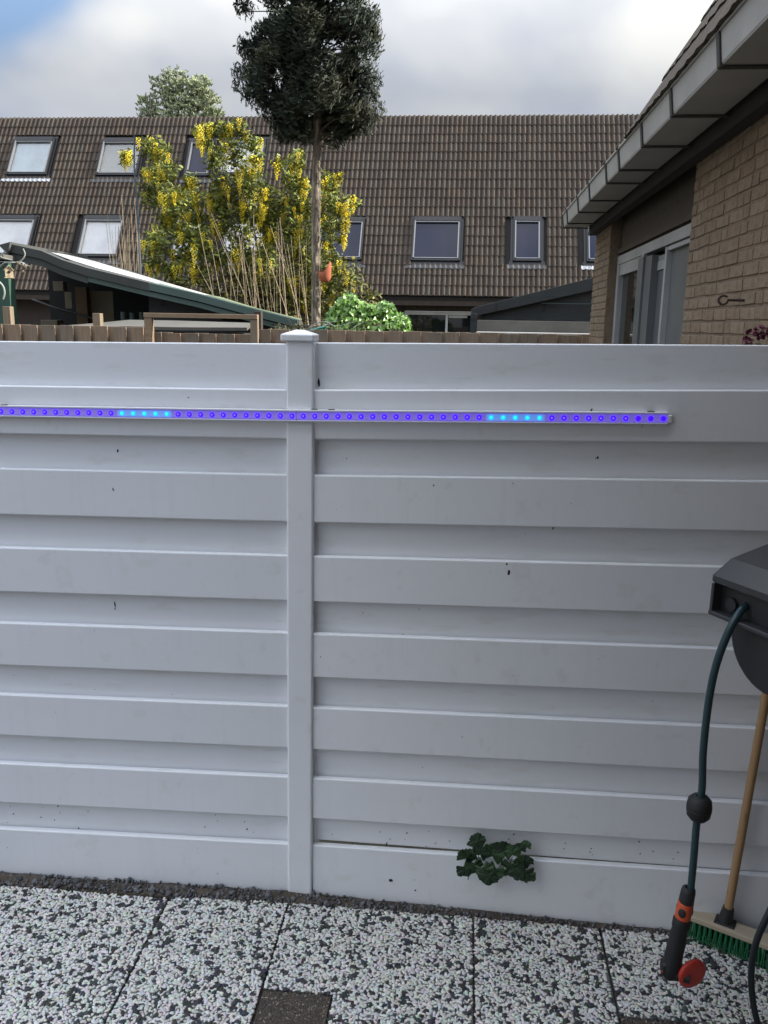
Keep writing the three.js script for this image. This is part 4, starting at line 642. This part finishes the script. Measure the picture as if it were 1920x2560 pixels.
// ------------------------------------------------------------------ patio of exposed aggregate tiles
{
  const p = new THREE.Group(); p.name = 'patio'; p.userData.kind = 'structure'; tag(p, 'patio of black and white exposed aggregate tiles in front of the white fence', 'patio'); scene.add(p);
  const under = new THREE.PlaneGeometry(9, 6).rotateX(-Math.PI / 2).translate(0, -0.012, 0.66); mesh('bed', uvBox(under), M.soil, p);
  const chips = [0, 1, 2].map((i) => lump(4000 + i, 0, 0.30, [1, 0.62, 0.78]));
  const white = [0.70, 0.695, 0.665], W = [[1, 1, 1], [0.93, 0.94, 0.93], [1.06, 1.05, 1.03], [0.80, 0.81, 0.80], [0.88, 0.86, 0.82]];
  const tile = (x0, x1, z0, z1, kind, seen) => {
    const g = 0.0017, w = x1 - x0 - 2 * g, d = z1 - z0 - 0.0008, cx = (x0 + x1) / 2, cz = (z0 + z1) / 2, dy = rr(-0.002, 0.002);
    const t = mesh('paving_tile', rbox(w, 0.045, d, 0.003, 0, -0.0225, 0, 1), kind ? M.brownBed : M.cement, p); t.position.set(cx, dy - 0.003, cz); t.rotation.set(rr(-0.002, 0.002), 0, rr(-0.002, 0.002));
    if (!seen) return;
    const items = [], step = kind ? 0.0058 : 0.0082;
    for (let x = -w / 2 + 0.004; x < w / 2 - 0.003; x += step) for (let z = -d / 2 + 0.002; z < d / 2; z += step) {
      const px = clamp(x + rr(-0.5, 0.5) * step, -w / 2 + 0.004, w / 2 - 0.004), pz = clamp(z + rr(-0.5, 0.5) * step, -d / 2 + 0.001, d / 2 - 0.001);
      let s, c;
      if (kind) { s = rr(0.0026, 0.0046); const k = R(); c = k < 0.12 ? [0.22, 0.19, 0.15] : k < 0.5 ? [0.10, 0.075, 0.055] : [0.055, 0.045, 0.04]; }
      else { const dark = R() < 0.05 + 0.85 * sstep(0.755, 0.79, noise3((cx + px) * 75, (cz + pz) * 75, 3, 8)); s = dark ? rr(0.0065, 0.0105) : rr(0.0046, 0.0080); const v = W[Math.floor(R() * 5)]; c = dark ? [0.028, 0.030, 0.033].map((q) => q * rr(0.7, 1.6)) : white.map((q, i) => q * v[i] * rr(0.86, 1.06)); }
      items.push({ m: mat4([px, rr(-0.0015, 0.0008) + (kind ? 0 : 0.0006), pz], [rr(-0.35, 0.35), rr(0, 6.28), rr(-0.35, 0.35)], [s * rr(0.85, 1.35), s * 0.72, s]), c: rgb(...c) });
    }
    for (let k = 0; k < 3; k++) inst('aggregate', chips[k], M.chip, items.filter((_, i) => i % 3 === k), t);
  };
  tile(-1.50, -0.903, -2.345, -1.945, 0, 1); tile(-1.50, -0.903, -1.9445, -1.745, 0, 1); tile(-0.900, -0.512, -2.376, -1.78, 0, 1); tile(-0.510, 0.087, -2.395, -2.012, 0, 1);
  tile(-0.508, -0.31, -2.008, -1.81, 1, 1); tile(-0.308, 0.087, -2.010, -1.42, 0, 1); tile(0.089, 0.483, -2.412, -1.82, 0, 1); tile(0.486, 1.08, -2.42, -2.025, 0, 1); tile(0.486, 0.684, -2.022, -1.83, 1, 1); tile(0.687, 1.08, -2.022, -1.43, 0, 1); tile(1.083, 1.2, -2.42, -1.82, 0, 1);
  tile(-2.1, -1.503, -2.345, -1.75, 0, 0); tile(-0.900, -0.512, -1.778, -1.2, 0, 0); for (let i = 0; i < 6; i++) for (let j = 0; j < 5; j++) tile(-2.1 + i * 0.6, -1.502 + i * 0.6, -1.18 + j * 0.4, -0.782 + j * 0.4, 0, 0);
}
{ // soil and grit along the foot of the fence
  const A = [], B = [], C = [], n = 130; for (let i = 0; i <= n; i++) { const x = -1.7 + i * 0.0223, k = sstep(0.6, -0.9, x), zf = x < PX ? PZ - (x - PX) * Math.tan(hdL) : PZ - (x - PX) * Math.tan(hdR), h = (0.005 + 0.008 * k) * (0.5 + noise3(x * 22, 2, 3, 5) * 1.1); A.push([x, h * 0.7 + 0.004, zf + 0.002]); B.push([x, h + 0.002, zf + 0.009 + 0.010 * k]); C.push([x, 0.0015, zf + 0.018 + 0.026 * k + 0.010 * (noise3(x * 30, 7, 1, 6) - 0.5)]); }
  const s = mesh('soil_strip', [quadStrip(C, B), quadStrip(B, A)], M.soil, scene); tag(s, 'narrow strip of dark soil along the foot of the white fence', 'soil', null, 'structure');
  const it = []; for (let i = 0; i < 1500; i++) { const x = rr(-1.6, 1.0), k = sstep(0.55, -0.9, x), zf = x < PX ? PZ - (x - PX) * Math.tan(hdL) : PZ - (x - PX) * Math.tan(hdR), f = R(); if (R() > 0.25 + 0.75 * k) continue; const q = rr(0.0025, 0.0065) * (1 + (R() < 0.12 ? 0.9 * k : 0)); it.push({ m: mat4([x, 0.003 + (0.005 + 0.010 * k) * (1 - f) + q * 0.3, zf + 0.006 + (0.014 + 0.030 * k) * f], [rr(0, 3), rr(0, 6), rr(0, 3)], [q * 1.2, q * 0.8, q]), c: tone([0.10, 0.10, 0.105], rr(0.4, 1.5)) }); }
  const g = inst('gravel', lump(5100, 0, 0.3), M.stone, it, scene); tag(g, 'loose dark grit lying on the soil at the foot of the white fence', 'gravel', null, 'stuff');
}
{ // plant pushing through the fence gap
  const o = thing('creeping_plant', 'dark green leafy plant growing through the lowest gap of the white fence', 'plant', [0.15, 0.19, -2.385]);
  const lf = (seed) => { const q = rngOf(seed), pos = [], N = 28, ring = []; for (let i = 0; i <= N; i++) { const a = -2.55 + 5.1 * i / N, lobe = 0.80 + 0.17 * Math.abs(Math.cos(a * 2.45)) + 0.05 * Math.cos(a * 13 + q() * 2); ring.push([Math.sin(a) * lobe, 0.25 + Math.cos(a) * lobe, 0.12 * Math.sin(a * 5 + q() * 3) - 0.12]); } ring.unshift([0, 0, 0]); ring.push([0, 0, 0]); for (let i = 0; i < ring.length - 1; i++) pos.push(0, 0.2, 0.08, ...ring[i + 1], ...ring[i]); const g = new THREE.BufferGeometry(); g.setAttribute('position', new THREE.Float32BufferAttribute(pos, 3)); g.setAttribute('uv', new THREE.Float32BufferAttribute(new Float32Array(pos.length / 3 * 2), 2)); g.computeVertexNormals(); return g; };
  const gs = [1, 2, 3].map(lf), L = [[-0.095, 0.0, 0.034, 0.3], [-0.10, -0.035, 0.030, 2.6], [-0.072, -0.012, 0.032, 2.9], [-0.06, 0.07, 0.026, 0.1], [-0.075, 0.055, 0.024, 0.9], [-0.04, -0.02, 0.032, 2.4], [-0.012, 0.02, 0.036, 0.1], [-0.02, -0.055, 0.034, 3.2], [0.0, -0.025, 0.03, 3.6], [0.02, 0.045, 0.028, 0.1], [0.005, 0.05, 0.024, -0.4], [0.05, 0.035, 0.030, -0.2], [0.045, -0.005, 0.030, 3.3], [0.072, 0.055, 0.022, -0.2], [0.09, 0.068, 0.018, -0.4], [0.065, -0.03, 0.03, 3.0], [0.09, -0.02, 0.033, 3.4], [0.10, -0.052, 0.028, 3.2], [0.08, -0.005, 0.03, 0.4], [-0.05, 0.025, 0.028, 0.6], [0.03, -0.04, 0.026, 2.9], [-0.085, -0.055, 0.022, 3.0], [0.095, 0.01, 0.026, -0.3]];
  L.forEach(([x, y, s, a], i) => { const m = mesh('leaf', gs[i % 3], M.plantLeaf[i % 3 === 0 ? (i % 2) : (i % 3)], o); m.position.set(x, y < 0 ? y * 0.42 + 0.016 : y * 0.9 + 0.016, 0.008 + 0.016 * R() + (y < -0.01 ? 0.016 : 0)); m.rotation.set(rr(-0.4, 0.25), rr(-0.35, 0.35), -a + rr(-0.25, 0.25), 'ZXY'); m.scale.set(s * 1.06, s * 0.98, s * 0.8); });
  mesh('stems', L.filter((_, i) => i % 2).map(([x, y]) => tube([[x * 0.6, -0.028, -0.03], [x * 0.8, -0.005, 0.0], [x, y, 0.012]], 0.0016, 10, 5)), M.plantLeaf[2], o);
}
// ------------------------------------------------------------------ hose reel, hoses, broom, geranium
{
  const o = thing('hose_reel', 'black hose reel box with a sloping lid at the right edge of the picture', 'hose reel', [0.633, 1.24, -2.10], THREE.MathUtils.degToRad(-61));
  // local x along the front, y up, z towards the front
  const lidProf = [[0.0, -0.012], [0.0, 0.004], [-0.055, 0.042], [-0.33, 0.105], [-0.35, 0.06], [-0.35, -0.012]];
  mesh('lid', extrude(lidProf.map(([z, y]) => [z, y]), 0.358, 0.006).rotateY(-Math.PI / 2).translate(-0.004, 0, 0), M.lidPlastic, o);
  // shell below the lid: box round the mouth, then the drum
  const arc = []; for (let i = 0; i <= 24; i++) { const a = Math.PI + (i / 24) * Math.PI; arc.push([0.175 + 0.132 * Math.cos(a), -0.115 + 0.137 * Math.sin(a)]); }
  mesh('housing', [extrude([[0.0, -0.014], [0.0, -0.094], [0.04, -0.116], ...arc.slice(1, -1), [0.31, -0.116], [0.35, -0.094], [0.35, -0.014]], 0.30, 0.008, [[[0.02, -0.022], [0.33, -0.022], [0.332, -0.082], [0.018, -0.082]]]).translate(0, 0, -0.03)], M.blackPlastic, o);
  mesh('mouth_frame', [rbox(0.010, 0.080, 0.032, 0.003, 0.006, -0.054, -0.012, 1), rbox(0.010, 0.080, 0.032, 0.003, 0.344, -0.054, -0.012, 1), rbox(0.352, 0.012, 0.034, 0.004, 0.175, -0.092, -0.012, 1)], M.lidPlastic, o);
  mesh('mouth_back', span(0.015, 0.335, -0.086, -0.018, -0.16, -0.14), M.interior, o);
  mesh('guide_roller', uvBox(new THREE.CylinderGeometry(0.017, 0.017, 0.02, 18).rotateX(Math.PI / 2).translate(0.045, -0.062, -0.030)), M.blackPlastic, o); mesh('guide_roller', uvBox(new THREE.CylinderGeometry(0.012, 0.012, 0.05, 14).translate(0.105, -0.05, -0.04)), M.blackPlastic, o);
  mesh('hinge_tab', rbox(0.10, 0.012, 0.05, 0.004, 0.24, 0.094, -0.22, 2).rotateX(0.0), M.blackPlastic, o); mesh('lid_seam', rbox(0.004, 0.006, 0.30, 0.001, 0.235, 0, 0, 1).rotateX(0.222).translate(-0.06, 0.0765, -0.19), M.blackPlastic, o);
  mesh('wall_arm', [rod([0.18, -0.12, -0.30], [0.34, -0.12, -0.46], 0.03)], M.blackPlastic, o);
}
{
  const o = thing('garden_hose', 'dark teal garden hose hanging from the reel with a stop ball and nozzle', 'hose', [0, 0, 0]);
  mesh('hose', tube([[0.745, 1.150, -2.08], [0.712, 1.185, -2.055], [0.690, 1.183, -2.03], [0.668, 1.150, -2.02], [0.655, 1.11, -2.02], [0.641, 1.04, -2.025], [0.634, 0.95, -2.03], [0.633, 0.80, -2.03], [0.640, 0.69, -2.03], [0.636, 0.60, -2.03], [0.638, 0.50, -2.03], [0.639, 0.40, -2.03]], 0.0095, 90, 14), M.hose, o);
  mesh('stop_ball', new THREE.LatheGeometry([[0.010, -0.036], [0.020, -0.033], [0.029, -0.022], [0.0315, -0.004], [0.0318, -0.003], [0.0305, 0.0], [0.0318, 0.003], [0.0315, 0.006], [0.029, 0.022], [0.020, 0.032], [0.010, 0.034]].map((p) => new THREE.Vector2(...p)), 28).translate(0.638, 0.642, -2.03), M.rubber, o);
  const T = (g) => g.rotateZ(-0.10).translate(0.634, 0.40, -2.03), lathe = (p, s = 28) => new THREE.LatheGeometry(p.map((q) => new THREE.Vector2(...q)), s);
  mesh('coupling', T(lathe([[0.010, 0.008], [0.0165, 0.006], [0.0185, -0.004], [0.0195, -0.032], [0.0175, -0.034], [0.0175, -0.045]])), M.blackPlastic, o);
  const col = mesh('orange_collar', T(lathe([[0.0172, -0.036], [0.0205, -0.038], [0.0205, -0.082], [0.0185, -0.084]])), M.orange, o);
  mesh('grip_patch', [0.2, 2.3, 4.4].map((a) => T(new THREE.SphereGeometry(0.012, 12, 8).scale(0.85, 1.15, 0.3).translate(0, -0.060, 0.0192).rotateY(a - 0.75))), M.blackPlastic, col);
  mesh('nozzle_body', T(lathe([[0.019, -0.085], [0.023, -0.090], [0.0225, -0.112], [0.020, -0.116], [0.0215, -0.13], [0.023, -0.17], [0.0235, -0.215], [0.026, -0.235], [0.024, -0.262], [0.012, -0.272], [0.001, -0.273]])), M.rubber, o);
  mesh('red_spray_disc', lathe([[0.001, -0.006], [0.034, -0.006], [0.042, -0.003], [0.042, 0.004], [0.037, 0.008], [0.024, 0.009], [0.001, 0.009]], 32).rotateX(Math.PI / 2).rotateY(-0.95 + 1.35).translate(0.662, 0.157, -2.02), M.red, o);
  mesh('red_trigger', rbox(0.012, 0.008, 0.01, 0.003, 0, 0, 0, 1).rotateZ(0.5).translate(0.588, 0.158, -2.02), M.red, o); mesh('nozzle_heel', [rbox(0.05, 0.04, 0.035, 0.010, 0.607, 0.162, -2.03, 2), rod([0.62, 0.15, -2.02], [0.655, 0.15, -2.008], 0.016, 0.013, 14)], M.rubber, o);
}
{ const o = thing('black_hose', 'plain black hose looping down to the tiles at the lower right edge', 'hose', [0, 0, 0]); mesh('hose', tube([[0.99, 0.85, -1.93], [0.86, 0.62, -1.88], [0.79, 0.53, -1.86], [0.765, 0.47, -1.85], [0.748, 0.40, -1.85], [0.745, 0.33, -1.85], [0.755, 0.25, -1.85], [0.78, 0.16, -1.84], [0.83, 0.06, -1.80], [0.90, 0.016, -1.72], [1.0, 0.014, -1.60]], 0.0078, 90, 12), M.hoseDark, o); }
{
  const o = thing('broom', 'wooden broom with green bristles leaning upright by the fence at the right', 'broom', [0, 0, 0]);
  mesh('handle', rod([0.853, 0.085, -2.345], [0.908, 1.32, -2.335], 0.0125, 0.012, 16), M.broomWood, o);
  const c = [0.930, 0.07, -2.292], yaw = -Math.atan2(0.10, 0.19);
  const head = mesh('head', rbox(0.40, 0.018, 0.055, 0.004, 0, 0, 0, 2), M.headWood, o); head.position.set(c[0], c[1], c[2]); head.rotation.y = yaw;
  mesh('socket', [rod([0.849, 0.072, -2.345], [0.8555, 0.128, -2.345], 0.024, 0.016, 18), rbox(0.06, 0.012, 0.045, 0.004, 0, 0, 0, 2).rotateY(yaw).translate(0.849, 0.078, -2.342)], M.rubber, o);
  for (let i = 0; i < 26; i++) for (const z of [0.022, 0.004, -0.014]) { const x = -0.19 + i * 0.0153, gs = []; for (let k = 0; k < 5; k++) { const a = k * 1.26, s = z > 0 ? 0.012 : 0.0; gs.push(rod([x + Math.cos(a) * 0.002, -0.006, z + Math.sin(a) * 0.002], [x + Math.cos(a) * 0.0055 + rr(-0.002, 0.002), -0.062 + rr(-0.004, 0.004), z + s + Math.sin(a) * 0.005], 0.0018, 0.0014, 5)); } mesh('bristle_tuft', gs, M.bristle, head); }
}
{ // geranium behind the fence
  const o = thing('geranium', 'dark red geranium in a pot just behind the white fence at the right edge', 'plant', [0.955, 1.655, -2.95]);
  o.scale.setScalar(0.72);
  mesh('pot', new THREE.LatheGeometry([[0.001, -0.14], [0.07, -0.14], [0.095, 0.03], [0.10, 0.04], [0.09, 0.04], [0.08, 0.02], [0.001, 0.02]].map((p) => new THREE.Vector2(...p)), 24), M.potGrey, o); mesh('stand', rod([0, -2.34, 0], [0, -0.14, 0], 0.05, 0.05, 12), M.postWood, o);
  const st = []; for (let i = 0; i < 12; i++) st.push(tube([[rr(-0.03, 0.03), 0.02, rr(-0.03, 0.03)], [rr(-0.06, 0.09), 0.1, rr(-0.05, 0.05)], [rr(-0.08, 0.14), 0.17, rr(-0.06, 0.06)]], 0.003, 8, 5)); mesh('stems', st, M.plantLeaf[0], o);
  const lg = lump(6100, 0, 0.2, [1, 0.9, 0.18]); const it = []; for (let i = 0; i < 60; i++) it.push({ m: mat4([rr(-0.07, 0.17), rr(0.08, 0.20), rr(-0.07, 0.07)], [rr(-1, 1), rr(0, 6), rr(-1, 1)], rr(0.014, 0.024)), c: rgb(0.025, 0.05, 0.02) }); inst('leaves', lg, M.stone, it, o);
  for (const [x, y, s] of [[-0.035, 0.235, 0.028], [0.0, 0.255, 0.026], [0.025, 0.24, 0.024], [-0.05, 0.21, 0.022], [0.04, 0.262, 0.018]]) { const g = []; for (let i = 0; i < 14; i++) { const a = rr(0, 6.28), b = rr(-1, 1), q = Math.sqrt(1 - b * b); g.push(new THREE.CircleGeometry(0.011, 6).rotateX(rr(-1, 1)).rotateY(a).translate(Math.cos(a) * q * s, b * s, Math.sin(a) * q * s)); } mesh('flower_head', g, M.petal, o).position.set(x, y, 0.02); }
}

renderer.render(scene, camera);
